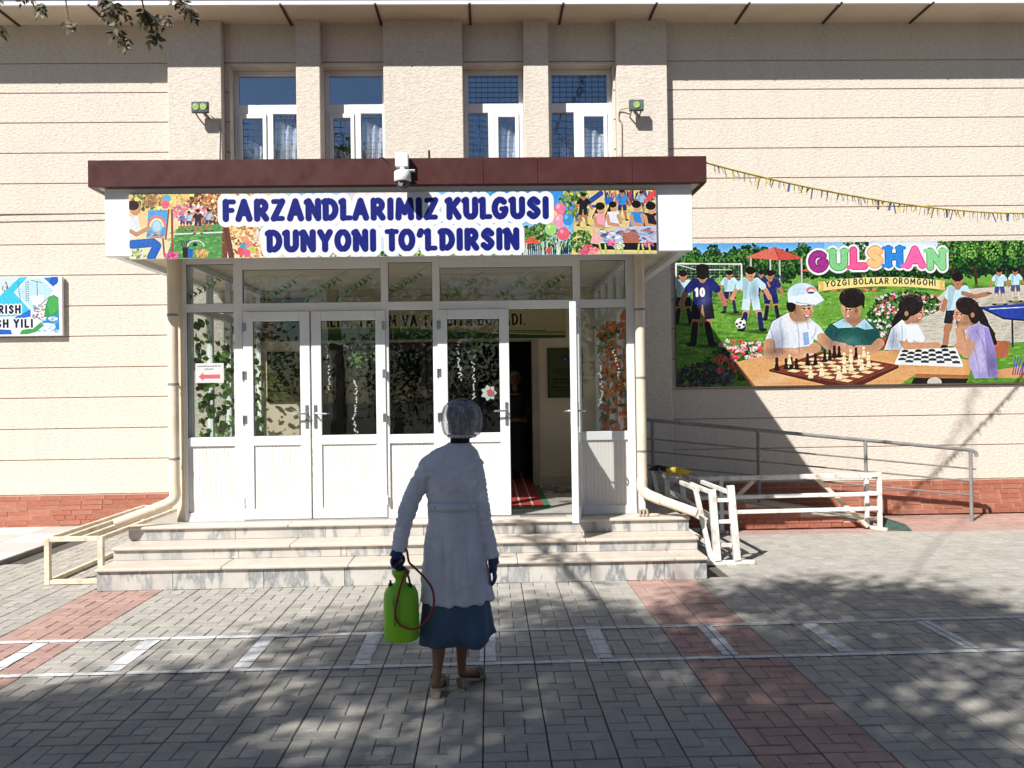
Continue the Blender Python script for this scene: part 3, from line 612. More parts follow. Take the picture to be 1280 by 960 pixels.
    c.leaves(655, 58, 18, 14, 220, 2.2, GR); c.leaves(672, 52, 14, 11, 160, 2.2, GR); c.leaves(700, 64, 50, 15, 320, 2.2, GR+[(.6, .7, .4)]); c.poly(sq((647, 66), (662, 57), (676, 66)), (.88, .36, .30)); c.leaves(710, 20, 14, 20, 160, 2.2, GR+[(.75, .75, .4)])
    for k in range(30): x = 650+k*2.6; c.line([(x, rn.uniform(64, 72)), (x, 80)], .8, rn.choice([(.12, .2, .34), (.2, .32, .4), (.35, .25, .2), (.8, .8, .75)]))
    for x, cc in ((683, (.85, .3, .3)), (705, (.15, .2, .45)), (716, (.9, .6, .4))): c.ell(x, 75, 3, 4, cc)
    # playground and table right
    c.poly(sq((720, 0), (820, 0), (820, 80), (712, 80)), (.88, .80, .55)); c.scatter(715, 820, 16, 70, 260, 3.4, [(.92, .85, .6), (.8, .74, .46), (.6, .66, .36), (.75, .78, .45)], .6, .4)
    c.leaves(722, 18, 14, 20, 220, 2.2, GR+[(.8, .8, .4), (.3, .5, .8)]); c.leaves(725, 64, 14, 14, 180, 2, GR); c.leaves(728, 24, 7, 14, 60, 1.8, [(.25, .5, .8), (.9, .4, .35), (.9, .9, .5)])
    for _ in range(70): x = rn.uniform(755, 818); c.line([(x, rn.uniform(0, 6)), (x+rn.uniform(-5, 5), rn.uniform(10, 20))], .9, rn.choice([(.18, .24, .6), (.7, .25, .3), (.3, .25, .4), (.1, .12, .3), (.85, .6, .55)]), .8)
    c.line([(733, 16), (750, 4)], 3.4, (.20, .28, .62)); c.line([(806, 14), (820, 2)], 3, (.88, .3, .32)); c.ell(742, 20, 5, 2, (.2, .32, .7))
    runner(c, 727, 44, 40, (.10, .10, .11), (.12, .12, .13), SKIN2, .03); runner(c, 777, 38, 38, (.22, .56, .84), (.14, .2, .42), SKIN2); runner(c, 801, 30, 28, (.6, .75, .9), (.3, .3, .5), SKIN2); c.poly(sq((754, 10), (764, 8), (766, 18), (756, 18)), (.15, .42, .8))
    def sit(x, y, shirt, hr=6, long=False):
        if long: c.line([(x-3, y-16), (x-9, y-4)], 2.4, HAIR)
        c.poly(sq((x-8, y-9), (x+7, y-9), (x+10, y+8), (x-11, y+10)), shirt); c.line([(x-8, y-4), (x-6, y+6), (x+5, y+8)], 2.2, SKIN); c.line([(x+6, y-4), (x+9, y+5)], 2.2, SKIN); c.ell(x, y-14, hr*.85, hr, SKIN); c.ell(x-1, y-18, hr, hr*.8, HAIR)
    sit(750, 38, (.95, .66, .70), 6, True); sit(766, 36, (.90, .92, .96), 5, True); sit(796, 36, (.20, .56, .85), 6); sit(814, 38, (.15, .13, .16), 6.5)
    c.poly(sq((738, 58), (770, 47), (820, 45), (820, 66), (745, 68)), (.74, .78, .88)); c.scatter(745, 820, 49, 64, 70, 4, [(.9, .92, .96), (.55, .62, .8), (.8, .5, .45), (.3, .36, .55)], .8, .4); c.poly(sq((776, 54), (796, 52), (798, 66), (778, 66)), (.68, .42, .36)); c.poly(sq((738, 66), (820, 66), (820, 76), (740, 74)), (.10, .10, .12)); c.poly(sq((740, 50), (752, 60), (748, 68), (736, 66)), (.93, .7, .68))
    for x, y, cc in ((733, 72, (.9, .3, .4)), (740, 75, (.95, .5, .55)), (763, 65, (.93, .40, .60)), (772, 70, (.95, .95, .85)), (810, 68, (.93, .4, .6)), (728, 77, (.88, .3, .5))): c.leaves(x, y, 6, 4, 34, 1.7, [cc, tuple(min(1, q*1.12) for q in cc)])
    for x in (750, 756, 768, 776, 796, 804, 812): c.line([(x, 80), (x+rn.uniform(-3, 3), 68)], 1.1, (.7, .78, .45))
    for x, y, rr, cc in ((690, 16, 8, (.25, .62, .90)), (698, 23, 8, (.95, .48, .62)), (688, 32, 8, (.98, .80, .55)), (697, 38, 8.4, (.96, .62, .74)), (708, 36, 7.6, (.22, .58, .88)), (686, 48, 8, (.66, .85, .48)), (702, 54, 8.4, (.95, .38, .50))):
        c.ell(x, y, rr*.9, rr, cc, 0, .96); c.ell(x-2, y-3, 2, 2.6, (1, 1, 1), 0, .45, 2); c.line([(x, y+rr), (695, 80)], .4, (.9, .9, .9), .6)
    BL = (.075, .12, .50)
    for t, x, y, wd in (('FARZANDLARIMIZ KULGUSI', 277, 35.5, 407), ("DUNYONI TO'LDIRSIN", 331, 74, 315)):
        c.text(t, x, y, 28.5, .132, [(6.4, (.95, .96, .99))], wd, gap=.10, flick=.075)
    for t, x, y, wd in (('FARZANDLARIMIZ KULGUSI', 277, 35.5, 407), ("DUNYONI TO'LDIRSIN", 331, 74, 315)):
        c.text(t, x, y, 28.5, .132, [(.35, (.22, .28, .66)), (-.3, BL)], wd, gap=.10, flick=.075)
    return c

def paint_leftsign():
    """drawn in units: x -500..745, y 145..865 (right edge of the sign at 745)"""
    c = Canvas(-500, 745, 145, 865, .26, (.96, .97, .98))
    c.poly(sq((-500, 145), (330, 145), (-40, 520), (-500, 480)), (.84, .92, .97))
    for _ in range(30):
        x = random.uniform(-300, 150); y = random.uniform(200, 380); c.line([(x, y), (x+random.uniform(-20, 20), y+random.uniform(30, 70))], 9, random.choice([(.55, .5, .58), (.3, .3, .38), (.8, .7, .72), (.7, .55, .5)]), .9)
    c.poly(sq((-60, 420), (230, 145), (330, 145), (160, 330), (360, 540), (280, 620), (-500, 640), (-500, 480)), (.26, .80, .92))
    c.poly(sq((160, 330), (330, 150), (500, 150), (660, 310), (400, 600)), (.90, .95, .98)); c.poly(sq((180, 330), (330, 175), (480, 170), (640, 310), (410, 560)), (.76, .90, .97))
    for k in range(9):
        for x in (300, 325, 200+k*4): c.poly(sq((x, 200+k*28), (x+14, 200+k*28), (x+14, 216+k*28), (x, 216+k*28)), (.22, .32, .5), .8)
    c.poly(sq((345, 380), (520, 370), (520, 500), (430, 540)), (.94, .97, .98)); c.line([(440, 200), (445, 370)], 5, (.3, .5, .7)); c.line([(370, 185), (500, 215)], 4, (.3, .42, .55)); c.line([(400, 560), (600, 380)], 8, (.6, .65, .7)); c.scatter(380, 540, 480, 680, 70, 14, [(.8, .82, .85), (.5, .52, .6), (.35, .4, .55), (.93, .95, .96), (.8, .6, .65)], .8, .7)
    c.poly(sq((520, 155), (700, 150), (640, 270)), (.12, .50, .86)); c.ell(650, 190, 50, 60, (.1, .38, .8), 20)
    c.poly(sq((545, 480), (580, 400), (640, 365), (700, 400), (705, 600), (600, 640), (520, 640)), (.24, .62, .33)); c.poly(sq((560, 480), (590, 410), (640, 380), (690, 410), (690, 560), (600, 620)), (.30, .70, .36))
    c.poly(sq((560, 640), (705, 600), (708, 800), (560, 810), (430, 770)), (.16, .55, .86)); c.ell(560, 760, 100, 50, (.93, .96, .98)); c.ell(630, 660, 60, 28, (.90, .95, .98)); c.scatter(440, 700, 640, 820, 40, 22, [(.96, .97, .98), (.6, .8, .93), (.35, .66, .85)], .7, .5)
    c.poly(sq((200, 850), (260, 790), (400, 770), (480, 700), (520, 740), (420, 820), (300, 850)), (.26, .64, .32)); c.poly(sq((-500, 800), (-40, 780), (130, 790), (160, 865), (-500, 865)), (.12, .40, .82)); c.poly(sq((160, 640), (360, 540), (360, 630), (200, 660)), (.14, .46, .86)); c.ell(180, 800, 60, 60, (.94, .96, .98))
    for t, x, y, h, wd in (('RISH', -30, 595, 112, 268), ('SH YILI', -60, 768, 112, 446)):
        c.text(t, x, y, h, .115, [(14, (.95, .97, .99)), (0, (.07, .09, .26))], wd, gap=.2)
    c.poly(sq((712, 145), (745, 145), (745, 865), (712, 865)), (.97, .97, .97)); c.poly(sq((-500, 845), (745, 845), (745, 865), (-500, 865)), (.95, .96, .96))
    return c
def paint_plaque(seed=1):
    random.seed(40+seed)
    c = Canvas(0, 46, 0, 62, 3, (.26, .27, .12)); c.grad(0, 62, (.34, .30, .13), (.20, .27, .12)); c.ell(12, 30, 26, 40, (.30, .36, .15), 0, .6, 30)
    c.poly(sq((0, 0), (46, 0), (46, 1.4), (0, 1.4)), (.14, .11, .05)); c.poly(sq((0, 60.6), (46, 60.6), (46, 62), (0, 62)), (.14, .11, .05)); c.poly(sq((0, 0), (1.4, 0), (1.4, 62), (0, 62)), (.14, .11, .05)); c.poly(sq((44.6, 0), (46, 0), (46, 62), (44.6, 62)), (.14, .11, .05))
    c.ell(23, 13, 7, 6, (.30, .36, .36)); c.ell(23, 13, 5, 4.4, (.14, .17, .15)); c.ell(23, 14, 2.4, 2, (.5, .55, .5))
    for y, a, b, r in ((27, 4, 42, .6), (30, 7, 39, .6), (33, 12, 34, .6), (39, 7, 41, 1.0), (43.5, 8, 38, .9), (49, 5, 42, .7), (53, 12, 35, .7)):
        x = a
        while x < b:
            q = random.uniform(1, 3.4); c.line([(x, y), (min(b, x+q), y+random.uniform(-.3, .3))], r, (.05, .06, .03)); x += q+1.6*r+.6
    return c
def paint_innerbanner():
    c = Canvas(0, 385, 0, 62, 2, (.80, .74, .58)); c.grad(0, 62, (.84, .79, .66), (.74, .70, .50))
    c.poly([(0, 62)]+[(x, 52-6*math.sin(x*.012)) for x in range(0, 386, 8)]+[(385, 62)], (.16, .34, .12)); c.poly([(0, 52)]+[(x, 50-6*math.sin(x*.012)) for x in range(0, 386, 8)]+[(385, 52)], (.40, .52, .20), .7)
    c.poly(sq((18, 0), (62, 0), (62, 62), (18, 62)), (.07, .26, .10)); c.line([(18, 50), (40, 10)], .8, (.6, .7, .6)); c.ell(46, 20, 5, 5, (.1, .12, .3)); c.leaves(30, 26, 5, 22, 60, 1.6, [(.6, .68, .7), (.3, .45, .3)]); c.poly(sq((0, 0), (18, 0), (18, 62), (0, 62)), (.52, .38, .22))
    c.text("ILIM, TA'LIM VA TARBIYA BO'LADI.", 84, 43, 17, .085, [(0, (.06, .06, .05))], 250, gap=.22)
    c.text('USTUNI', 288, 21, 15, .085, [(0, (.06, .06, .05))], 74, gap=.22)
    for k in range(26): c.line([(296+k*2.5, 51), (297.4+k*2.5, 51)], .6, (.07, .09, .05))
    return c
def paint_notice():
    c = Canvas(0, 40, 0, 27, 4, (.93, .93, .93))
    for y, a, b in ((4, 3, 37), (8, 13, 26)):
        x = a
        while x < b: c.line([(x, y), (x+1.2, y+random.uniform(-.6, .6))], .55, (.3, .3, .36)); x += random.uniform(1.8, 3)
    c.poly(sq((4, 18.5), (11, 12.5), (11, 15.6), (35, 15.6), (35, 21.4), (11, 21.4), (11, 24.5)), (.88, .45, .50)); return c

# ------------------------------------------------------------------ ground and paving
random.seed(21)
def pavemat(name, col, dirt):
    a = NT(name); P = a.pos(False); at = a.new('VertexColor', layer_name='Col'); oi = a.new('ObjectInfo')
    ad = a.new('Math', operation='ADD'); a.l(at.outputs[0], ad.inputs[0]); a.l(oi.outputs['Random'], ad.inputs[1])
    fr = a.new('Math', operation='FRACT'); a.l(ad.outputs[0], fr.inputs[0])
    c = a.mix(fr.outputs[0], tuple(x*.86 for x in col), tuple(x*1.13 for x in col))
    c = a.mix(a.ramp(a.noise(P, .8, 6, .7), [(.38, 0), (.72, .6)]), c, dirt)
    c = a.mix(a.ramp(a.noise(P, 9, 5, .7), [(.40, 0), (.72, .6)]), c, tuple(x*.62 for x in col))
    c = a.mix(a.ramp(a.noise(P, 70, 3, .6), [(.35, .0), (.75, .3)]), c, tuple(min(1, x*1.5) for x in col))
    a.l(c, a.b.inputs['Base Color'])
    a.l(a.ramp(a.noise(P, 3, 4), [(.3, .6), (.7, .88)]), a.b.inputs['Roughness']); a.b.inputs['Specular IOR Level'].default_value = .35
    n = a.bump(a.noise(P, 160, 4, .7), .35, .003); a.l(a.bump(a.noise(P, 22, 4, .6), .25, .006, n), a.b.inputs['Normal'])
    return a.m
PAVE = pavemat('grey_concrete_paver', (.32, .302, .275), (.41, .385, .34))
PAVER = pavemat('red_concrete_paver', (.345, .215, .185), (.42, .31, .27))
PAVEC = pavemat('pale_concrete_paver', (.345, .33, .30), (.42, .40, .35))
JOINT = M('sandy_joint', (.085, .078, .068), .95, .3, 20, .5, 120)
g = MB(); g.add([(-150, -150, -.014), (150, -150, -.014), (150, 150, -.014), (-150, 150, -.014)], [(0, 1, 2, 3)])
ground = tag(g.build('ground', JOINT), 'paved courtyard of grey and red concrete blocks before the entrance', 'paving', kind='structure')
T = .305; X0, Y0 = -.05, 4.19; U = T/3
PCS = [(0, 0, 2, 1), (2, 0, 1, 2), (1, 2, 2, 1), (0, 1, 1, 2), (1, 1, 1, 1)]
def pvgeo(w, d):
    c = .0045; x, y = w/2, d/2
    v = [(-x, -y, -.014), (x, -y, -.014), (x, y, -.014), (-x, y, -.014), (-x, -y, -.0035), (x, -y, -.0035), (x, y, -.0035), (-x, y, -.0035),
         (-x+c, -y+c, 0), (x-c, -y+c, 0), (x-c, y-c, 0), (-x+c, y-c, 0)]
    f = [(8, 9, 10, 11)]+[(i, (i+1) % 4, 4+(i+1) % 4, 4+i) for i in range(4)]+[(4+i, 4+(i+1) % 4, 8+(i+1) % 4, 8+i) for i in range(4)]
    return v, f
def paver_list():
    out = []
    for i in range(-27, 29):
        for j in range(-8, 23):
            tx, ty = X0+i*T, Y0+j*T
            if tx > -3.45 and tx < 1.8 and ty > 7.36: continue
            if ty+T > 10.99: continue
            if tx < -4.85 and ty > 8.55: continue
            red = i in (-11, -10, 4, 5) or (ty > 9.6 and tx > 1.7)
            for k, (a, b, w_, d_) in enumerate(PCS):
                g0 = .0042; e = .0035
                xa, xb = tx+a*U, tx+(a+w_)*U; ya, yb = ty+b*U, ty+(b+d_)*U
                xa += e if a == 0 else g0/2; xb -= e if a+w_ == 3 else g0/2; ya += e if b == 0 else g0/2; yb -= e if b+d_ == 3 else g0/2
                out.append(((xa+xb)/2, (ya+yb)/2, xb-xa, yb-ya, red, k))
    return out
PV = paver_list()
def inview(x, y):
    return y > 3.6 and abs(x-.03*y) < .61*y+.1
near = sorted([p for p in PV if inview(p[0], p[1])], key=lambda p: p[1])[:300]; ns = set(id(p) for p in near)
cache = {}
for p in near:
    key = (p[4], p[5])
    if key not in cache:
        me = bpy.data.meshes.new('paver'); v, f = pvgeo(p[2], p[3]); me.from_pydata(v, [], f)
        me.materials.append(PAVER if p[4] else (PAVEC if p[5] == 4 else PAVE)); cache[key] = me
    o = put(cache[key], 'paver', ground, (p[0], p[1], random.uniform(-.0032, .0012)), rot=(random.uniform(-.012, .012), random.uniform(-.012, .012), random.uniform(-.008, .008)))
for red, mt in ((0, PAVE), (1, PAVER), (2, PAVEC)):
    vv, ff, cc = [], [], []
    for p in PV:
        if id(p) in ns: continue
        kind = 1 if p[4] else (2 if p[5] == 4 else 0)
        if kind != red: continue
        v, f = pvgeo(p[2], p[3]); o = len(vv); dz = random.uniform(-.0030, .0012); q = random.random()
        vv += [(a+p[0], b+p[1], c+dz) for a, b, c in v]; ff += [tuple(i+o for i in t) for t in f]; cc += [q]*len(v)
    me = bpy.data.meshes.new('paving'); me.from_pydata(vv, [], ff)
    at = me.color_attributes.new('Col', 'FLOAT_COLOR', 'POINT'); at.data.foreach_set('color', np.repeat(np.array(cc, np.float32), 4))
    tag(link(me, ('paving_blocks', 'red_paving_blocks', 'pale_paving_blocks')[red], ground, mt), kind='stuff')
def strip(pts, w, name='painted_line'):
    """paint laid over the blocks in short uneven dashes of one stripe"""
    a, b = Vector((*pts[0], 0)), Vector((*pts[1], 0)); d = (b-a).normalized(); n = Vector((-d.y, d.x, 0)); L = (b-a).length
    k = max(2, int(L/.06)); v, f = [], []
    for i in range(k+1):
        p = a+d*L*i/k
        for s_ in (-1, 1): q = p+n*s_*(w/2+random.uniform(-.004, .004)); v.append((q.x, q.y, .0042))
    f = [(2*i, 2*i+2, 2*i+3, 2*i+1) for i in range(k)]
    MB().add(v, f).build(name, WHITEPAINT, ground)
strip([(-4.6, 5.22), (5.4, 5.33)], .055); strip([(-4.6, 5.94), (5.4, 6.06)], .06)
for x in (-3.03, -2.29, -1.52, -.80, -.03, .69, 1.47, 2.20, 3.0, 3.73):
    y0 = 5.27+.011*x; strip([(x, y0+.045), (x, y0+.705)], .10, 'painted_bar')
# pale tiled apron at the foot of the left wall
WT = [M('pale_apron_tile', (.62, .61, .58), .45, .08, 3, grime=.2), M('grey_apron_tile', (.47, .47, .45), .45, .1, 3, grime=.2)]
ap = tag(MB().box(-9.5, -4.87, 8.62, 10.99, -.012, .03).build('apron', M('apron_bed', (.22, .2, .18), .9)), 'low pale tiled apron along the left wall', 'pavement', kind='structure')
tm = [MB().box(-.296, .296, -.296, .296, 0, .018).mesh('tile') for _ in range(2)]
for q in range(2): tm[q].materials.append(WT[q])
for i in range(8):
    for j in range(4):
        if -4.87-.6*i-.3 < -7.2: continue
        put(tm[(i+j) % 2], 'tile', ap, (-4.87-.3-.6*i, 8.62+.3+.597*j, .026), rot=(0, 0, random.uniform(-.003, .003)))

# ------------------------------------------------------------------ the building
W = 11.0
bld = thing('school_building', 'cream stucco building with grooved walls, tall upper windows and brick plinth', 'building', (0, W, 0))
BZ = [.435, .871, 1.258, 1.645, 2.022, 2.412, 2.792, 3.178, 3.565, 3.948, 4.330, 4.712, 5.092, 5.466, 5.838, 6.345]
core = MB()
core.box(-9.5, -3.3, W+.009, W+.35, 0, 6.6); core.box(1.70, 9.5, W+.009, W+.35, 0, 6.6); core.box(-3.3, 1.70, W+.022, W+.35, 3.0, 4.22); core.box(-3.3, 1.70, W+.011, W+.35, 5.815, 6.6)
core.build('wall', GROOVE, bld)
def bands(x0, x1, z0=0):
    for a, b in zip(BZ, BZ[1:]):
        if b <= z0: continue
        MB().box(x0, x1, W, W+.03, a+.006, b-.006).build('wall_band', WALL, bld, .003)
bands(-9.4, -3.94); bands(2.312, 9.4)
for x0, x1 in ((-3.273, -3.208), (1.642, 1.668)):
    for a, b in zip(BZ[10:], BZ[11:]): MB().box(x0, x1, W, W+.03, a+.008, b-.008).build('wall_band', WALL, bld, .003)
for x0, x1 in ((-3.207, -2.353), (-2.05, -1.265), (-.268, .494), (.811, 1.641)):
    MB().box(x0, x1, W, W+.03, 5.846, 6.337).build('wall_band', WALL, bld, .004); MB().box(x0, x1, W, W+.2, 5.800, 5.830).build('lintel', REVEAL, bld, .003)
for x0, x1, z0 in ((-3.938, -3.275, 0), (-2.351, -2.052, 3.74), (-1.263, -.270, 3.74), (.496, .809, 3.74), (1.670, 2.310, 0)):
    MB().box(x0, x1, W-.125, W+.21, z0, 6.34).build('pilaster', WALL, bld, .008)
MB().box(-3.273, -3.21, W+.03, W+.21, 4.2, 5.8).build('jamb', REVEAL, bld); MB().box(1.643, 1.668, W+.03, W+.21, 4.2, 5.8).build('jamb', REVEAL, bld)
# eave
MB().box(-10, 10, 10.44, W+.3, 6.322, 6.342).build('soffit', SOFFIT, bld)
ev = MB().box(-10, 10, 10.40, 10.438, 6.306, 6.350).build('fascia', WHITE, bld)
MB().box(-10, 10, 10.425, 10.46, 6.352, 6.55).build('gutter', M('dark_blue_gutter', (.05, .065, .10), .4, .1), bld)
MB().box(-10, 10, 10.44, W+4, 6.56, 6.6).build('roof', M('roof_sheet', (.06, .07, .09), .5), bld)
for k in range(-5, 6): MB().box(-.165+k*1.13-.014, -.165+k*1.13+.014, 10.396, W+.02, 6.303, 6.3205).build('soffit_seam', SEAM, bld)
# plinth bricks
def brickrow(par, x0, x1, yf, z0, rows, rh=.0615, top=None):
    full = [MB().box(-.126, .126, 0, .03, 0, rh-.008).mesh('brick') for _ in range(2)]; half = [MB().box(-.061, .061, 0, .03, 0, rh-.008).mesh('brick') for _ in range(2)]
    for q in range(2): full[q].materials.append((BRICK, BRICK2)[q]); half[q].materials.append((BRICK, BRICK2)[q])
    for r in range(rows):
        x = x0+random.uniform(0, .10); z = z0+r*rh+.004
        if x-x0 > .02:
            pass
        while x+.12 < x1:
            h = random.random() < .28 or x+.262 > x1; L = .122 if h else .252
            if top is None or z+rh < top(x+L/2):
                put((half if h else full)[random.random() < .35], 'brick', par, (x+L/2, yf+random.uniform(0, .006), z))
            x += L+.009
for x0, x1 in ((-7.2, -3.945), (2.318, 7.4)):
    pl = MB().box(x0, x1, W-.025, W+.03, .0, .432).build('plinth', MORTAR, bld); brickrow(pl, x0, x1, W-.034, 0, 7)
for x0, x1 in ((-9.4, -7.2), (7.4, 9.4)): MB().box(x0, x1, W-.03, W+.03, 0, .432).build('plinth', BRICK, bld)
# rooms behind the openings, so the glass looks into a real place
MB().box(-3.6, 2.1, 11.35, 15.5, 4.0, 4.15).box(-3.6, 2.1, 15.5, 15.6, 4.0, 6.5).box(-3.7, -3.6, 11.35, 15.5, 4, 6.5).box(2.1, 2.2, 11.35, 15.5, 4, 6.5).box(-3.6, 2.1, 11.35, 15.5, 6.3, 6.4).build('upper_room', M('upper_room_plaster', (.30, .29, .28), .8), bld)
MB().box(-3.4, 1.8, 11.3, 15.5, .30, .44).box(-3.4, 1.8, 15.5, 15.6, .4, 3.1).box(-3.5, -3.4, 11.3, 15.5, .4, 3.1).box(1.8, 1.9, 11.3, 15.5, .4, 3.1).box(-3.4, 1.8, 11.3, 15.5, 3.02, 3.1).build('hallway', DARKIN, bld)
iw = MB(); iw.box(-3.27, -2.12, W-.02, W+.3, .44, 3.0); iw.box(.56, 1.668, W-.02, W+.3, .44, 3.0); iw.box(-2.12, .56, W-.02, W+.3, 2.29, 3.0)
iw.build('inner_wall', BEIGEIN, bld, .006)
MB().box(-2.19, -2.12, W-.045, W-.02, .45, 2.35).box(.56, .63, W-.045, W-.02, .45, 2.35).box(-2.119, .559, W-.045, W-.02, 2.29, 2.36).build('door_casing', M('casing', (.34, .27, .2), .5), bld)
MB().box(.63, 1.668, W-.035, W-.02, .45, .56).box(-3.27, -2.2, W-.035, W-.02, .45, .56).build('skirting', M('skirting', (.45, .36, .27), .5), bld)
# inner glazed leaves of the dark hall doorway
for i, (x0, x1) in enumerate(((-2.10, -1.46), (-1.44, -.80), (-.78, -.14))):
    d = MB(); d.box(x0, x0+.05, W+.1, W+.14, .46, 2.27).box(x1-.05, x1, W+.1, W+.14, .46, 2.27).box(x0+.05, x1-.05, W+.1, W+.14, 2.2, 2.27).box(x0+.05, x1-.05, W+.1, W+.14, .46, .56)
    dd = d.build('inner_door', M('dark_door_frame', (.03, .026, .024), .4), bld); MB().box(x0+.05, x1-.05, W+.118, W+.124, .56, 2.2).build('pane', GLASS, dd)
# upper windows
GRILLE = M('grille_wire', (.06, .065, .075), .6); CURT = M('white_curtain', (.86, .87, .88), .9, .06); 
def window(x0, x1, sash_left, curtains, topgrid, seed):
    rn = random.Random(seed); Y = W+.18; zt, zb, tr0, tr1 = 5.80, 4.22, 5.245, 5.365; fwd = .055
    f = MB()
    f.box(x0, x0+fwd, Y, Y+.06, zb, zt-.002); f.box(x1-fwd, x1, Y, Y+.06, zb, zt-.002); f.box(x0+fwd, x1-fwd, Y, Y+.06, zt-fwd-.01, zt-.002)
    f.box(x0+fwd, x1-fwd, Y+.002, Y+.06, tr0, tr1); mx = x0+(x1-x0)*(.53 if sash_left else .46); f.box(mx-.04, mx+.04, Y+.001, Y+.06, zb, tr0)
    fr = f.build('window', WHITE, bld, .004)
    MB().box(x0+fwd, x1-fwd, Y+.03, Y+.036, tr1, zt-fwd-.01).build('pane', GLASSB, fr)
    a, b = ((x0+fwd, mx-.04), (mx+.04, x1-fwd))[0 if sash_left else 1]; c, d = ((x0+fwd, mx-.04), (mx+.04, x1-fwd))[1 if sash_left else 0]
    MB().box(c, d, Y+.03, Y+.036, zb, tr0).build('pane', GLASSB, fr)
    s_ = MB(); s_.box(a+.003, a+.05, Y-.018, Y+.04, zb, tr0-.005); s_.box(b-.05, b-.003, Y-.018, Y+.04, zb, tr0-.005); s_.box(a+.05, b-.05, Y-.017, Y+.04, tr0-.06, tr0-.005)
    s_.build('sash', WHITE, fr, .004); MB().box(a+.05, b-.05, Y+.01, Y+.016, zb, tr0-.06).build('pane', GLASSB, fr)
    # wire grille behind the glass
    gr = MB()
    def grid(xa, xb, za, zb2):
        z = za
        while z < zb2: 
            x = xa
            while x < xb:
                L = rn.choice((.06, .09, .13)); gr.box(x, min(x+L, xb), Y+.002, Y+.005, z, z+.004); gr.box(x, x+.004, Y+.0052, Y+.008, z, min(z+rn.choice((.09, .14, .2)), zb2)); x += L+rn.choice((0, .0, .05))
            z += rn.choice((.05, .075, .09))
    grid(a+.05, b-.05, 4.45, tr0-.07); grid(c, d, 4.45, tr0-.01)
    if topgrid:
        for k in range(9): xx = x0+.08+k*(x1-x0-.16)/8; gr.box(xx, xx+.004, Y+.02, Y+.023, tr1, zt-.06)
        for k in range(6): zz = tr1+.02+k*.065; gr.box(x0+.06, x1-.06, Y+.0232, Y+.026, zz, zz+.004)
    else:
        for k in range(5): xx = x0+.08+k*(x1-x0-.16)/4; gr.box(xx, xx+.004, Y+.05, Y+.053, tr1, tr1+.05)
    tag(gr.build('grille', GRILLE, fr), kind='stuff')
    for (ca, cb, ct) in curtains:
        v, fc = [], []; n = 40
        for i in range(n+1):
            u = i/n; xx = ca+(cb-ca)*u
            for z in (4.2, 4.7, ct-.12*u*u, ): v.append((xx+.01*math.sin(z*9), Y+.13+.025*math.sin(u*19+rn.random()*.5), z))
        for i in range(n):
            for k in range(2): fc.append((3*i+k, 3*i+3+k, 3*i+4+k, 3*i+1+k))
        MB().add(v, fc, True).build('curtain', CURT, fr)
    return fr
wins = [window(-3.207, -2.352, True, [(-3.15, -2.86, 4.95), (-2.72, -2.42, 5.18)], False, 1), window(-2.051, -1.264, True, [(-1.60, -1.32, 5.18), (-2.0, -1.78, 4.85)], False, 2),
        window(-.269, .495, False, [(.14, .44, 5.10)], True, 3), window(.810, 1.641, False, [(1.22, 1.58, 5.08), (.98, 1.1, 4.9)], True, 4)]

# ------------------------------------------------------------------ the steps
def marble(name, col, vein, vs=.5):
    a = NT(name); p = a.pos(); oi = a.new('ObjectInfo')
    sc = a.new('VectorMath', operation='MULTIPLY_ADD'); cb = a.new('CombineXYZ'); mu = a.new('Math', operation='MULTIPLY'); mu.inputs[1].default_value = 37
    a.l(oi.outputs['Random'], mu.inputs[0]); a.l(mu.outputs[0], cb.inputs[0]); a.l(mu.outputs[0], cb.inputs[2]); ad = a.new('VectorMath', operation='ADD'); a.l(p, ad.inputs[0]); a.l(cb.outputs[0], ad.inputs[1]); p = ad.outputs[0]
    mp = a.new('Mapping'); mp.inputs['Rotation'].default_value = (0, R(35), 0); mp.inputs['Scale'].default_value = (2.2, 2, .8); a.l(p, mp.inputs[0])
    wv = a.noise(mp.outputs[0], 1.5, 7, .62); ab = a.new('Math', operation='SUBTRACT'); ab.inputs[1].default_value = .5; a.l(wv, ab.inputs[0]); a2 = a.new('Math', operation='ABSOLUTE'); a.l(ab.outputs[0], a2.inputs[0])
    vv_ = a.ramp(a2.outputs[0], [(.0, vs), (.05, 0)]); cl_ = a.ramp(a.noise(mp.outputs[0], .8, 5, .6), [(.45, 0), (.7, vs*.8)])
    c = a.mix(vv_, col, vein); c = a.mix(cl_, c, tuple(.5*x+.5*y for x, y in zip(col, vein)))
    c = a.mix(a.ramp(a.noise(p, 2.2, 6, .7), [(.4, 0), (.75, .55)]), c, tuple(x*.78 for x in col))
    c = a.mix(a.ramp(a.noise(a.pos(), 7, 5, .7), [(.5, 0), (.85, .35)]), c, (.30, .26, .22))
    a.l(c, a.b.inputs['Base Color']); a.b.inputs['Roughness'].default_value = .42; return a.m
MARB = marble('grey_veined_marble', (.50, .475, .44), (.17, .19, .21), 1.0)
TREAD = marble('cream_marble_tread', (.56, .50, .43), (.45, .38, .31), .45)
stp = thing('entrance_steps', 'three marble clad steps with rounded nosings below the entrance doors', 'steps', (-.74, 7.9, 0))
SX0, SX1 = -3.35, 1.865
MB().box(SX0+.012, SX1-.012, 7.50, 8.2, .0, .165).box(SX0+.012, SX1-.012, 7.83, 8.2, .165, .283).box(SX0+.012, SX1-.012, 8.16, 10.97, .0, .415).build('core', M('step_mortar', (.35, .32, .28), .9), stp)
zz = 0
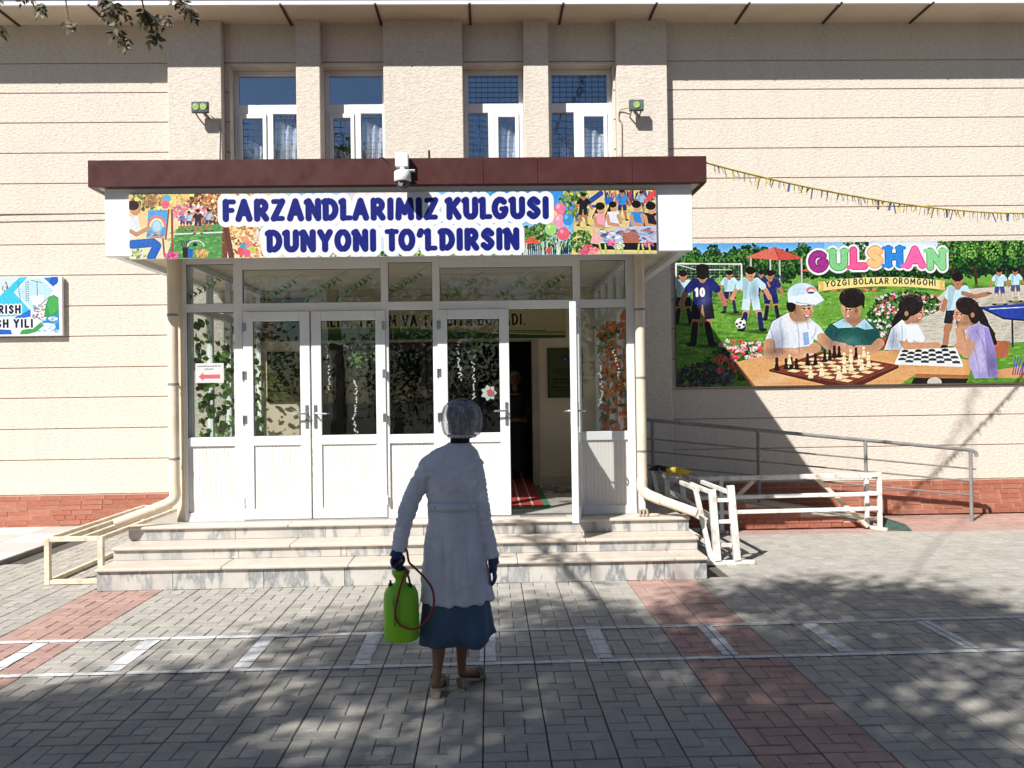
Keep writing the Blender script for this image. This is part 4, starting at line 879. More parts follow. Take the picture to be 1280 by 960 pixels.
for n_, (zt, yf) in enumerate(((.195, 7.44), (.314, 7.77), (.446, 8.10))):
    x = SX0; cuts = [SX0]
    while x < SX1-.5: x += random.uniform(.62, .78) if n_ == 0 else random.uniform(.8, 1.25); cuts.append(min(x, SX1))
    if cuts[-1] < SX1: cuts.append(SX1)
    for a, b in zip(cuts, cuts[1:]): MB().box(a+.0015, b-.0015, yf+.03, yf+.058, zz+.001, zt-.03).build('riser_slab', MARB, stp, .002)
    x = SX0-.005; cuts = [x]
    while x < SX1-.8: x += random.uniform(1.0, 1.6); cuts.append(min(x, SX1+.005))
    if cuts[-1] < SX1: cuts.append(SX1+.005)
    for a, b in zip(cuts, cuts[1:]): MB().box(a+.001, b-.001, yf, (yf+.37) if n_ < 2 else 8.30, zt-.03, zt+random.uniform(-.0012, .0012)).build('tread_slab', TREAD, stp, .011, 3)
    zz = zt
for zt0, zt1, y0, y1 in ((0, .165, 7.502, 8.15), (.196, .284, 7.83, 8.15), (.315, .416, 8.16, 10.9)):
    for x in (SX0, SX1-.012): MB().box(x, x+.012, y0, y1, zt0+.001, zt1).build('side_slab', MARB, stp)

# ------------------------------------------------------------------ glazed entrance porch with its canopy
PF = 8.33
por = thing('entrance_porch', 'glazed white framed entrance porch under a brown edged canopy', 'porch', (-.74, PF, .446))
# canopy roof, white box below it, soffit
cx = [-3.465, -.02, .46, 1.30, 1.962]
for a, b in zip(cx, cx[1:]): MB().box(a+.001, b-.001, 7.64, 7.70, 3.478, 3.712).build('fascia', BROWN, por, .003)
MB().box(-3.465, -3.42, 7.70, 10.87, 3.478, 3.711).build('fascia', BROWN, por); MB().box(1.917, 1.962, 7.70, 10.87, 3.478, 3.711).build('fascia', BROWN, por)
MB().box(-3.42, 1.917, 7.70, 10.87, 3.62, 3.70).build('roof', BROWN, por)
MB().box(-3.42, 1.917, 7.702, 10.87, 3.484, 3.50).build('canopy_underside', SOFFIT, por)
MB().box(-3.356, 1.846, 7.72, 7.80, 2.884, 3.480).build('sign_box', BOXW, por, .004)
MB().box(-3.356, -3.28, 7.80, 10.86, 2.90, 3.480).build('sign_box', BOXW, por); MB().box(1.77, 1.846, 7.80, 10.86, 2.90, 3.480).build('sign_box', BOXW, por)
MB().box(-3.28, 1.77, 7.80, 10.96, 2.952, 2.975).build('soffit', REVEAL, por)
# floor
MB().box(-2.9, 1.44, 8.30, 10.97, .43, .452).build('floor', TILEIN, por)
# front frame members
V = [(-2.90, -2.868), (-2.42, -2.335), (-1.02, -.950), (-.528, -.457), (.822, .895), (1.334, 1.41)]
yf0, yf1 = PF, PF+.07
for a, b in V: MB().box(a, b, yf0, yf1, .452, 2.95).build('mullion', WHITE, por, .004)
def hrail(a, b, z0, z1, y0=0.002): return MB().box(a, b, yf0+y0, yf1-.002, z0, z1).build('rail', WHITE, por, .003)
bays = [(V[i][1], V[i+1][0]) for i in range(5)]
for i, (a, b) in enumerate(bays):
    hrail(a, b, 2.90 if i in (0, 2, 4) else 2.845, 2.949); hrail(a, b, 2.442, 2.522)
for i in (0, 2, 4):
    a, b = bays[i]; hrail(a, b, 1.165, 1.25); hrail(a, b, .452, .535)
for i in (1, 3): MB().box(bays[i][0], bays[i][1], yf0-.01, yf1, .447, .462).build('threshold', CHROME, por)
def ribpanel(a, b, y, z0, z1, parent, pitch=.034):
    v, f = [], []; n = max(2, int((b-a)/pitch)); prof = []
    for i in range(n):
        xa, xb = a+(b-a)*i/n, a+(b-a)*(i+1)/n; prof += [(xa, y+.0035), (xa+.003, y), (xb-.003, y), (xb-.0008, y+.0035)]
    for x, yy in prof: v += [(x, yy, z0), (x, yy, z1)]
    f = [(2*i, 2*i+2, 2*i+3, 2*i+1) for i in range(len(prof)-1)]
    k = len(v); v += [(a, y+.02, z0), (b, y+.02, z0), (b, y+.02, z1), (a, y+.02, z1)]; f += [(k+1, k, k+3, k+2)]
    return MB().add(v, f).build('panel', PVCRIB, parent)
for i in (0, 2, 4): ribpanel(bays[i][0], bays[i][1], yf0+.022, .535, 1.165, por)
GASK = M('black_gasket', (.02, .02, .02), .7)
def pane(parent, a, b, z0, z1, y, name='pane'):
    MB().box(a, b, y, y+.006, z0, z1).build(name, GLASS, parent)
    g_ = MB(); e = .005
    g_.box(a, a+e, y-.006, y, z0, z1).box(b-e, b, y-.006, y, z0, z1).box(a+e, b-e, y-.006, y, z0, z0+e).box(a+e, b-e, y-.006, y, z1-e, z1); g_.build('gasket', GASK, parent)
for i, (a, b) in enumerate(bays):
    pane(por, a, b, 2.522, 2.90 if i in (0, 2, 4) else 2.845, yf0+.03)
    if i in (0, 2, 4): pane(por, a, b, 1.25, 2.442, yf0+.03)
# doors: local x from the hinge, y through the leaf (outside is -y), z up from the sill
def door(hx, w, side, ang, handle_x):
    """side = +1 leaf runs to +x from the hinge, -1 to -x"""
    h = 1.975; z0 = .464; st = .092
    X = lambda u: side*u
    def bx(mb, u0, u1, y0, y1, za, zb): a, b = sorted((X(u0), X(u1))); mb.box(a, b, y0, y1, za, zb)
    f = MB(); bx(f, 0, st, -.03, .03, 0, h); bx(f, w-st, w, -.03, .03, 0, h); bx(f, st, w-st, -.029, .029, h-st, h); bx(f, st, w-st, -.029, .029, .70, .79); bx(f, st, w-st, -.029, .029, 0, .10)
    d = link(f.mesh('door'), 'door', por, WHITE); d.location = (hx, PF+.012, z0); d.rotation_euler = (0, 0, ang)
    b_ = d.modifiers.new('bevel', 'BEVEL'); b_.width = .004; b_.limit_method = 'ANGLE'
    a, b = sorted((X(st), X(w-st))); pane(d, a, b, .79, h-st, -.004); ribpanel(a, b, -.014, .10, .70, d)
    hb = MB(); bx(hb, handle_x-.014, handle_x+.014, -.038, -.03, .86, 1.08); hs = -1 if handle_x > w/2 else 1
    hb.tube([(X(handle_x), -.035, 1.0), (X(handle_x), -.085, 1.0), (X(handle_x+hs*.02), -.09, 1.0), (X(handle_x+hs*.12), -.09, .995)], .009, 8)
    bx(hb, handle_x-.014, handle_x+.014, .03, .038, .86, 1.08); hb.tube([(X(handle_x), .035, 1.0), (X(handle_x), .085, 1.0), (X(handle_x+hs*.12), .09, .995)], .009, 8)
    hb.build('handle', CHROME, d)
    for z in (.12, .90, 1.32, 1.78):
        k = MB(); k.tube([(X(-.004), -.038, z), (X(-.004), -.038, z+.09)], .0065, 8); bx(k, -.004, .03, -.034, -.03, z+.01, z+.09); k.build('hinge', WHITE if z < .2 else CHROME, d)
    return d
door(-2.328, .628, 1, 0, .595); door(-.982, .702, -1, 0, .67); door(-.482, .682, 1, 0, .65)
leaf = door(.852, .645, -1, R(81.5), .60); tag(leaf, 'white door leaf standing open toward the steps')
# side walls of the porch
def sidewall(x, sgn, stickers):
    s0, s1 = (x, x+.06) if sgn > 0 else (x-.06, x)
    f = MB()
    for y in (8.41, 9.02, 9.66, 10.30, 10.92): MB().box(s0, s1, y, y+.055, .452, 2.95).build('side_mullion', WHITE, por, .003)
    ys = [8.465, 9.02, 9.075, 9.66, 9.715, 10.30, 10.355, 10.92]
    for a, b in zip(ys[::2], ys[1::2]):
        for z0, z1 in ((.452, .53), (1.0, 1.07), (2.45, 2.52), (2.89, 2.95)): MB().box(s0+.002, s1-.002, a, b, z0, z1).build('side_rail', WHITE, por)
        MB().box(s0+.02, s1-.02, a, b, .53, 1.0).build('side_panel', PVCRIB, por)
        for z0, z1 in ((1.07, 2.45), (2.52, 2.89)): MB().box((s0+s1)/2-.003, (s0+s1)/2+.003, a, b, z0, z1).build('side_pane', GLASS, por)
sidewall(-2.90, 1, 0); sidewall(1.41, -1, 0)
MB().box(-2.985, -2.905, 8.36, 8.44, .446, 2.951).build('corner_post', PIPE, por, .004); MB().box(1.415, 1.50, 8.36, 8.44, .446, 2.951).build('corner_post', WHITE, por, .004)
# leaf and flower decals on the glass
def decal_leaf(mb, c, ax, up, L, w, ang):
    c = Vector(c); ax = Vector(ax); up = Vector(up); d = ax*math.cos(ang)+up*math.sin(ang); n = -ax*math.sin(ang)+up*math.cos(ang)
    nn = ax.cross(up)*random.uniform(-.0008, .0008)
    P = [c-d*L*.5, c-d*L*.18+n*w*.42, c+d*L*.18+n*w*.36, c+d*L*.5, c+d*L*.18-n*w*.36, c-d*L*.18-n*w*.42]
    mb.add([p+nn for p in P], [(0, 1, 2, 3, 4, 5)])
LG1 = leafmat('dark_leaf_decal', (.035, .09, .025), (.07, .16, .035), .3); LG2 = leafmat('light_leaf_decal', (.09, .22, .04), (.16, .32, .07), .3)
LW = leafmat('white_flower_decal', (.60, .66, .66), (.72, .76, .74), .3); LO = leafmat('orange_leaf_decal', (.50, .12, .03), (.62, .20, .05), .4); LK = leafmat('olive_leaf_decal', (.05, .07, .03), (.09, .12, .04), .3)
random.seed(5)
AX, UP = (1, 0, 0), (0, 0, 1); SY = (0, 1, 0)
def merge(name, mat, fn, par=por):
    mb = MB(); fn(mb); return mb.build(name, mat, par)
def sprig(mb, x, z, n, y=PF+.043, L=.05, droop=-.6, spread=.10):
    for k in range(n):
        a = random.uniform(0, 2*PI); r = random.uniform(.01, spread); decal_leaf(mb, (x+r*math.cos(a), y, z+r*math.sin(a)*.9), AX, UP, L*random.uniform(.7, 1.2), L*.42, a+random.uniform(-.3, .3))
def garland(mb, pts, n=26, y=PF+.044, L=.026):
    P = catmull([(a, 0, b) for a, b in pts], 12)
    for k in range(n):
        p = P[int(k*(len(P)-1)/(n-1))]; decal_leaf(mb, (p.x+random.uniform(-.012, .012), y, p.z+random.uniform(-.006, .006)), AX, UP, L*random.uniform(.8, 1.2), L*.6, random.uniform(0, PI))
DX = .055   # the decals hang on the inner face
for (px, pz, gl) in ((-1.26, 1.98, [[(-1.32, 2.08), (-1.42, 2.13), (-1.53, 2.14), (-1.545, 2.0), (-1.53, 1.80), (-1.55, 1.66)], [(-1.29, 1.77), (-1.27, 1.6), (-1.30, 1.4), (-1.27, 1.25)]]),
                     (-.09, 2.06, [[(-.19, 2.16), (-.29, 2.12), (-.28, 1.93), (-.27, 1.77)], [(-.15, 1.93), (-.14, 1.7), (-.155, 1.5), (-.13, 1.33)]]),
                     (1.12, 2.08, [[(1.0, 2.13), (.95, 2.14)], [(1.09, 1.96), (1.08, 1.8), (1.09, 1.6), (1.07, 1.5)], [(1.2, 2.06), (1.25, 1.9), (1.26, 1.7)]])):
    merge('leaf_decal', LG2, lambda mb: (sprig(mb, px, pz, 17), sprig(mb, px+.11, pz+.06, 10, L=.04), sprig(mb, px-.03, pz+.13, 8, L=.045)))
    for q in gl: merge('flower_decal', LW, lambda mb: garland(mb, q, 30 if len(q) > 3 else 12))
def branch_print(mb, x0, z0, x1, z1):
    n = 9
    for k in range(n):
        t = k/(n-1); p = (x0+(x1-x0)*t, PF+.043, z0+(z1-z0)*t)
        decal_leaf(mb, p, AX, UP, .11, .005, math.atan2(z1-z0, x1-x0))
        if t > .15:
            for s_ in (-1, 1): decal_leaf(mb, (p[0]+.02*s_, p[1], p[2]-.045+.02*s_), AX, UP, random.uniform(.06, .09), .022, -1.3+s_*.7+random.uniform(-.2, .2))
for x0, z0 in ((-1.78, 2.80), (-1.36, 2.82), (-1.06, 2.83), (-2.5, 2.83), (-.58, 2.86), (-.05, 2.80), (.44, 2.80), (.80, 2.82)):
    merge('branch_decal', LG1 if random.random() < .6 else LG2, lambda mb: branch_print(mb, x0, z0, x0-.36, z0-.20))
# climbing leaves on the left side glazing, autumn leaves on the right side glazing
def climb(x, dens, L, ylo, yhi, zlo, zhi, round_=False):
    def fn(mb):
        for _ in range(dens):
            y = random.uniform(ylo, yhi); z = zlo+(zhi-zlo)*random.random()**1.25; l = L*random.uniform(.6, 1.25)
            q = random.uniform(-.9, .9); decal_leaf(mb, (x+(1 if x < 0 else -1)*random.uniform(0, .05), y, z), (math.cos(q), math.sin(q), 0), (0, -.3, 1), l, l*(.85 if round_ else .6), random.uniform(0, PI))
    return fn
for ylo, yhi in ((8.47, 9.02), (9.08, 9.66), (9.72, 10.30), (10.36, 10.92)):
    merge('leaf_decal', LK, climb(-2.862, 20, .105, ylo, yhi, 1.1, 2.4, True)); merge('leaf_decal', LG1, climb(-2.858, 36, .085, ylo, yhi, 1.1, 2.1, True)); merge('leaf_decal', LG2, climb(-2.854, 40, .07, ylo, yhi, 1.1, 2.4))
for ylo, yhi in ((8.47, 9.02), (9.08, 9.66), (9.72, 10.3)):
    merge('autumn_leaf_decal', LO, climb(1.375, 60, .10, ylo, yhi, 1.1, 2.42)); merge('autumn_leaf_decal', LK, climb(1.372, 22, .09, ylo, yhi, 1.1, 2.3))
merge('leaf_decal', LG2, lambda mb: [decal_leaf(mb, (-2.40+random.uniform(.075, .12), PF+.045, z), AX, UP, .05, .028, random.uniform(0, PI)) for z in np.linspace(1.28, 2.3, 24)])
# rose sticker
ro = MB(); [decal_leaf(ro, (-.0+.045*math.cos(a), PF+.046, 1.635+.045*math.sin(a)), AX, UP, .07, .055, a) for a in np.linspace(0, 2*PI, 8)[:-1]]; ro.build('rose_sticker', LW, por)
ro = MB(); [decal_leaf(ro, (.012+.02*math.cos(a), PF+.0445-.0015*0, 1.64+.02*math.sin(a)), AX, UP, .045, .03, a+.8) for a in np.linspace(0, 2*PI, 6)[:-1]]
rs = ro.build('rose_sticker', leafmat('red_petal', (.55, .06, .07), (.65, .2, .2), .2), por); rs.location = (0, -.009, 0)
PRINT = printmat('printed_sheet'); PRINTG = printmat('printed_vinyl', .38)
# paper notice on the side pane
no = thing('paper_notice', 'small white paper notice with a red arrow pointing left on the glass', 'notice', (-2.67, PF+.025, 1.80))
paint_notice().sheet('print', PRINT, no, (-2.79, PF+.0195, 1.955), (.265, 0, 0), (0, 0, -.185)); MB().box(-2.791, -2.524, PF+.020, PF+.0215, 1.769, 1.956).build('paper', WHITE, no)

# ------------------------------------------------------------------ signs
def panel(name, label, cat, x0, x1, z0, z1, y, t, canvas, frame, pname='print', mt=None):
    o = thing(name, label, cat, ((x0+x1)/2, y, z0))
    MB().box(x0, x1, y, y+t, z0, z1).build('board', frame, o, .002)
    canvas.sheet(pname, mt or PRINTG, o, (x0+.002, y-.0025, z1-.002), (x1-x0-.004, 0, 0), (0, 0, -(z1-z0-.004))); return o
ALU = M('sign_edge', (.70, .70, .70), .4)
panel('entrance_banner', 'long banner with blue words FARZANDLARIMIZ KULGUSI DUNYONI TO\'LDIRSIN above the doors', 'banner', -3.135, 1.517, 2.853, 3.428, 7.692, .026, paint_entrance(), ALU)
random.seed(9)
panel('camp_banner', 'wide printed board reading GULSHAN with children playing chess on the wall', 'banner', 2.385, 7.06, 1.665, 3.492, W-.045, .03, paint_camp(), M('banner_edge', (.10, .08, .07), .6))
panel('wall_sign', 'blue and white printed sign reading YILI at the left wall end', 'sign', -6.545, -5.287, 2.420, 3.155, W-.062, .045, paint_leftsign(), ALU)
random.seed(3)
panel('inner_banner', 'cream and green slogan banner over the inner doorway', 'banner', -2.86, .985, 2.312, 2.86, W-.05, .02, paint_innerbanner(), M('banner_cloth_edge', (.5, .45, .35), .7))
for (x0, lab) in ((-2.775, 'green text plaque on the inner wall beside the sunlit patch'), (.745, 'green text plaque on the inner wall seen through the open door')):
    panel('plaque', lab, 'plaque', x0, x0+.45, 1.555, 2.185, W-.045, .018, paint_plaque(1 if x0 < 0 else 2), M('plaque_frame', (.10, .08, .04), .5))

# ------------------------------------------------------------------ things on and around the building
random.seed(17)
def drain(x, sgn, label):
    o = thing('drainpipe', label, 'drainpipe', (x, 8.22, .446))
    MB().tube([(x, 8.25, 2.951), (x, 8.25, 1.9), (x, 8.25, .72)], .047, 16).build('pipe', PIPE, o)
    MB().tube(catmull([(x, 8.25, .80), (x, 8.25, .70), (x+sgn*.05, 8.22, .645), (x+sgn*.16, 8.15, .60)], 5), .050, 16).build('elbow', PIPE, o)
    MB().tube([(x+sgn*.14, 8.165, .607), (x+sgn*.46, 8.0, .495)], [.046, .043], 16).build('spout', PIPE, o)
    for z in (1.05, 1.75, 2.4): MB().tube([(x, 8.25, z), (x, 8.25, z+.02)], .051, 16).build('clamp', IRON, o); 
    MB().box(x-.008, x+.008, 8.29, 8.37, 1.755, 1.765).box(x-.008, x+.008, 8.29, 8.37, 2.405, 2.415).build('bracket', IRON, o)
drain(-2.965, -1, 'cream drainpipe at the left corner post, spout toward the tiled apron')
drain(1.452, 1, 'cream drainpipe at the right corner post, spout toward the ramp')

def flood(name, x, z, n, label):
    o = thing(name, label, 'floodlight', (x, W-.125, z)); wd = .205 if n == 2 else .18; hh = .135; y = W-.30
    MB().box(x-wd/2, x+wd/2, y, y+.05, z-hh/2, z+hh/2).build('housing', M('green_grey_lamp_case', (.05, .075, .065), .45, .15), o, .006, 2)
    MB().box(x-wd/2+.008, x+wd/2-.008, y-.004, y, z-hh/2+.008, z+hh/2-.008).build('glass_front', M('lamp_front', (.10, .14, .13), .25), o)
    for k in range(n):
        xx = x+(k-(n-1)/2)*.092
        MB().lathe([(.004, -.012), (.020, -.011), (.030, -.009), (.036, -.012), (.040, -.012), (.041, -.004)], (xx, y, z), 20, 'y').build('lens', M('greenish_lens', (.36, .46, .16), .2, .35, 40), o)
    MB().bar((x-.06, y+.04, z-hh/2), (x-.06, W-.13, z-hh/2-.03), .014).bar((x+.06, y+.04, z-hh/2), (x+.06, W-.13, z-hh/2-.03), .014).bar((x, y+.05, z), (x, W-.125, z-.02), .03).build('bracket', IRON, o)
    return o
flood('floodlight', -3.49, 5.185, 2, 'twin lens floodlight on the pilaster left of the upper windows')
flood('floodlight', 1.885, 5.18, 1, 'single lens floodlight on the pilaster right of the upper windows')
def wire(name, label, pts, r, mat, cat='cable', loc=None):
    o = MB().tube(catmull(pts, 8), r, 6).build(name, mat); return tag(o, label, cat)
wire('lamp_cable', 'thin cable drooping from the twin floodlight to the canopy', [(-3.40, W-.16, 5.12), (-3.33, W-.15, 5.05), (-3.30, W-.135, 4.9), (-3.31, W-.135, 4.5), (-3.30, W-.135, 3.75)], .006, M('pale_cable', (.5, .45, .4), .6))
wire('lamp_cable', 'thin looping cable from the single floodlight down the pilaster', [(1.80, W-.18, 5.18), (1.70, W-.14, 5.16), (1.685, W-.135, 5.05), (1.72, W-.135, 4.98), (1.715, W-.135, 4.5), (1.71, W-.135, 3.74)], .007, M('tan_cable', (.36, .25, .16), .6))
wire('wall_cable', 'dark cable strung along the left wall to the canopy', [(-9, W-.04, 3.93), (-7, W-.05, 3.90), (-6.0, W-.06, 3.925), (-4.7, W-.06, 3.94), (-3.95, W-.05, 3.98), (-3.93, W-.11, 4.0)], .006, SEAM)
# dome camera on the canopy edge
o = thing('dome_camera', 'white dome security camera on the brown canopy edge', 'security camera', (-.72, 7.60, 3.5))
MB().box(-.785, -.672, 7.545, 7.638, 3.615, 3.735).build('bracket', WHITE, o, .008, 2)
MB().lathe([(.02, .06), (.025, .03), (.062, .028), (.072, .02), (.074, -.055), (.066, -.065)], (-.722, 7.545, 3.545), 24).build('housing', WHITE, o)
MB().box(-.722, -.612, 7.50, 7.56, 3.568, 3.576).build('sun_shield', WHITE, o)
MB().lathe([(.064, 0), (.060, -.02), (.046, -.045), (.024, -.060), (.004, -.064)], (-.722, 7.545, 3.481), 24).build('dome', M('smoked_dome', (.02, .018, .02), .08, .05, spec=.7), o)
MB().lathe([(.022, 0), (.022, -.012)], (-.735, 7.50, 3.452), 14, 'y').build('lens', M('lens_ring', (.25, .22, .22), .2), o)
MB().tube(catmull([(-.80, 7.63, 3.60), (-.84, 7.634, 3.66), (-.90, 7.634, 3.715), (-.95, 7.7, 3.72)], 5), .006, 6).build('cable', SEAM, o)
MB().tube([(-.50, 7.72, 3.70), (-.50, 7.72, 3.80)], .010, 8).build('canopy_stub', BROWN, por)
# pennant string
o = thing('pennant_string', 'string of tattered little pennants from the canopy corner to the right', 'bunting', (1.97, 7.7, 3.6))
A, B = Vector((1.965, 7.66, 3.655)), Vector((8.6, 10.93, 4.15))
def pen(t):
    p = A.lerp(B, t); p.z = A.z+(B.z-A.z)*t-(1.27+.85*t*t)*t*(1-t); return p
MB().tube([pen(i/60) for i in range(61)], .009, 6).build('cord', M('yellow_cord', (.55, .42, .06), .7), o)
PC = [M('pennant_'+n, c, .8, .2) for n, c in (('blue', (.05, .08, .22)), ('yellow', (.42, .34, .05)), ('ochre', (.50, .38, .08)), ('grey', (.25, .24, .2)), ('cream', (.45, .40, .25)))]
pm = []
for q in range(10):
    r_ = random.Random(q); L = r_.uniform(.07, .13); b_ = MB()
    for s_ in range(2): x = r_.uniform(-.02, .02); b_.box(x, x+r_.uniform(.006, .014), -.001, .001, -L*r_.uniform(.6, 1), 0, Matrix.Rotation(r_.uniform(-.25, .25), 4, 'Y'))
    me = b_.mesh('pennant'); me.materials.append(PC[q % 5]); pm.append(me)
t = .012
while t < .93:
    put(random.choice(pm), 'pennant', o, pen(t)-Vector((0, 0, .004)), rot=(random.uniform(-.3, .3), random.uniform(-.3, .3), random.uniform(0, 3))); t += random.uniform(.006, .012)

# ramp with handrail on the right
rm = thing('access_ramp', 'brick sided ramp rising along the right wall to the porch', 'ramp', (3.6, 10.5, 0))
RY0, RY1, RX0, RX1 = 10.03, 10.96, 1.87, 4.75
rz = lambda x: max(.02, .44*(RX1-x)/(RX1-2.2)) if x > 2.2 else .44
v = [(RX0, RY0+.04, 0), (RX1, RY0+.04, 0), (RX1, RY0+.04, .018), (2.2, RY0+.04, .44), (RX0, RY0+.04, .44)]; v += [(a, RY1, c) for a, b, c in v]
MB().add(v, [(4, 3, 2, 1, 0), (5, 6, 7, 8, 9), (0, 1, 6, 5), (1, 2, 7, 6), (2, 3, 8, 7), (3, 4, 9, 8), (4, 0, 5, 9)]).build('slab', M('ramp_concrete', (.40, .36, .31), .85, .15, 5, .3, 60), rm)
fc = MB(); n = 16; vv = []; 
for i in range(n+1): x = RX0+(RX1-RX0)*i/n; vv += [(x, RY0+.018, 0), (x, RY0+.018, rz(x)-.004)]
fc.add(vv, [(2*i, 2*i+2, 2*i+3, 2*i+1) for i in range(n)]).build('face_mortar', MORTAR, rm)
brickrow(rm, RX0, RX1, RY0, 0, 6, top=lambda x: rz(x)+.015)
hr = thing('handrail', 'grey steel pipe handrail with three rails along the ramp', 'handrail', (3.9, 10.3, 0))
HY = 10.33; top = lambda x: 1.285-.1085*(x-1.86)
MB().tube([(1.55, HY, top(1.55)), (5.72, HY, top(5.72)), (5.83, HY, top(5.83)-.005), (5.87, HY, top(5.87)-.03), (5.875, HY, top(5.87)-.075)], .022, 12).build('top_rail', IRON, hr)
for dz in (.225, .375, .545): MB().tube([(1.55, HY, top(1.55)-dz), (5.86, HY, top(5.86)-dz)], .010, 8).build('rail', IRON, hr)
for x in (1.95, 3.22, 4.52, 5.80): MB().tube([(x, HY, rz(x)-.02 if x < RX1 else .0), (x, HY, top(x))], .021, 12).build('post', IRON, hr)
# welded frames
def weld(name, label, segs, mat, loc, w=.04, group=None):
    o = thing(name, label, 'metal frame', loc, group)
    for nm, a, b, *q in segs: MB().bar(a, b, q[0] if q else w).build(nm, mat, o, .003)
    return o
y0, y1 = 8.06, 10.0
S = []
for yy, sh in ((y0, 0), (y1-.05, -.05)):
    S += [('foot', (2.0+sh, yy, .02), (2.46+sh, yy, .02), .04), ('upright', (2.11+sh, yy, .04), (2.075+sh, yy+.02, .70), .062), ('upright', (2.295+sh, yy, .04), (2.25+sh, yy+.02, .735), .062),
          ('brace', (2.065+sh, yy+.05, .04), (1.93+sh, yy+.06, .70), .045)]
    S += [('crossbar', (2.12+sh, yy+.012, z), (2.25+sh, yy+.012, z), .035) for z in (.18, .40, .60)]
for xx, zz in ((1.95, .70), (2.10, .66), (2.265, .66), (2.0, .42), (2.11, .36), (2.03, .20), (2.13, .13)):
    S.append(('long_rail', (xx, y0+.04, zz), (xx-.05, y1-.08, zz), .038))
S.append(('loose_tube', (2.19, y0+.35, .36), (2.02, y1-.4, .50), .045))
weld('welded_frame', 'white welded trestle frame standing beside the right step end', S, WIRON, (2.2, 9.0, 0))
S = []; fx0, fx1, fy = 2.62, 4.44, 9.80
for xx in (fx0, fx1):
    S += [('upright', (xx, fy, .0), (xx, fy, .66), .045), ('upright', (xx-.08, fy+.16, .0), (xx-.08, fy+.16, .64), .045), ('foot', (xx-.1, fy+.20, .018), (xx+.05, fy-.07, .018), .035)]
    S += [('crossbar', (xx, fy+.02, z), (xx-.075, fy+.14, z), .035) for z in (.25, .42, .60)]
S += [('long_rail', (2.35, fy+.0, .622), (fx1-.02, fy+.0, .635), .048), ('long_rail', (2.35, fy-.002, .405), (fx1-.02, fy-.002, .42), .042), ('long_rail', (2.40, fy, .235), (fx1-.02, fy, .25), .042),
      ('long_rail', (fx0, fy+.16, .60), (fx1-.1, fy+.16, .60), .04), ('long_rail', (fx0, fy+.16, .39), (fx1-.1, fy+.16, .39), .04)]
o = weld('welded_frame', 'long white welded rail frame standing before the ramp wall', S, WIRON, (3.5, 9.8, 0))
for a, b in (((3.75, 9.9, .60), (4.34, 9.9, .03)), ((3.02, 9.9, .58), (2.72, 9.9, .30))): MB().bar(a, b, .045).build('brace', YIRON, o, .003)
S = []; a0, a1, b0, b1 = -3.93, -3.425, 7.78, 9.9
for yy in (b0, b1): S += [('upright', (a0+.02, yy, 0), (a0+.02, yy, .42), .046), ('upright', (a1-.02, yy, 0), (a1-.02, yy, .42), .046), ('crossbar', (a0+.043, yy, .40), (a1-.043, yy, .40), .042), ('crossbar', (a0+.043, yy, .024), (a1-.043, yy, .024), .042)]
for xx, zz in ((a0+.02, .40), (a0+.15, .398), (a0+.31, .398), (a1-.02, .40), (a1-.02, .024), (a0+.02, .024)): S.append(('long_rail', (xx, b0+.024, zz), (xx, b1-.024, zz), .04))
weld('welded_frame', 'yellowed low box frame lying beside the left step end', S, YIRON, (-3.7, 8.6, 0))
# tools and cap left on the trestle
o = thing('power_tool', 'yellow and black power tool lying on the white trestle', 'power tool', (2.05, 9.35, .72)); YL = M('yellow_tool_case', (.70, .46, .04), .4, .1)
MB().tube([(1.90, 9.30, .765), (1.97, 9.27, .775), (2.06, 9.23, .765), (2.14, 9.20, .752)], [.028, .036, .034, .020], 12).build('body', YL, o)
MB().tube([(1.93, 9.33, .77), (1.86, 9.40, .79)], [.034, .026], 12).build('motor_cap', BLACK, o); MB().tube([(2.02, 9.255, .76), (2.03, 9.23, .705)], .02, 8).build('grip', YL, o); MB().lathe([(.045, 0), (.045, .006)], (2.155, 9.195, .735), 18).build('disc', IRON, o)
o = thing('cap', 'dark crumpled cap and white rag heaped on the trestle', 'cap', (1.90, 9.7, .72))
me = blob(MB().ball((1.88, 9.66, .765), .075, .06, .035).ball((1.95, 9.70, .75), .06, .05, .03).ball((1.82, 9.64, .755), .06, .06, .016), .008); link(me, 'crown', o, M('black_cloth', (.02, .02, .022), .9)); 
me = blob(MB().ball((1.93, 9.60, .765), .045, .03, .025).ball((1.90, 9.58, .755), .035, .02, .02), .006); link(me, 'rag', o, M('white_rag', (.6, .55, .55), .9))
o = MB().add([(4.46, 9.80, .012), (4.76, 9.70, .012), (4.78, 9.88, .05), (4.52, 9.98, .14), (4.46, 9.80, .002), (4.76, 9.70, .002), (4.79, 9.89, .035), (4.53, 9.99, .125)], [(0, 1, 2, 3), (7, 6, 5, 4), (0, 4, 5, 1), (1, 5, 6, 2), (2, 6, 7, 3), (3, 7, 4, 0)]).build('dustpan_sheet', M('dark_green_sheet', (.04, .08, .065), .6, .3, 20), None, .003)
tag(o, 'dark green scrap sheet lying beside the frame foot', 'scrap')
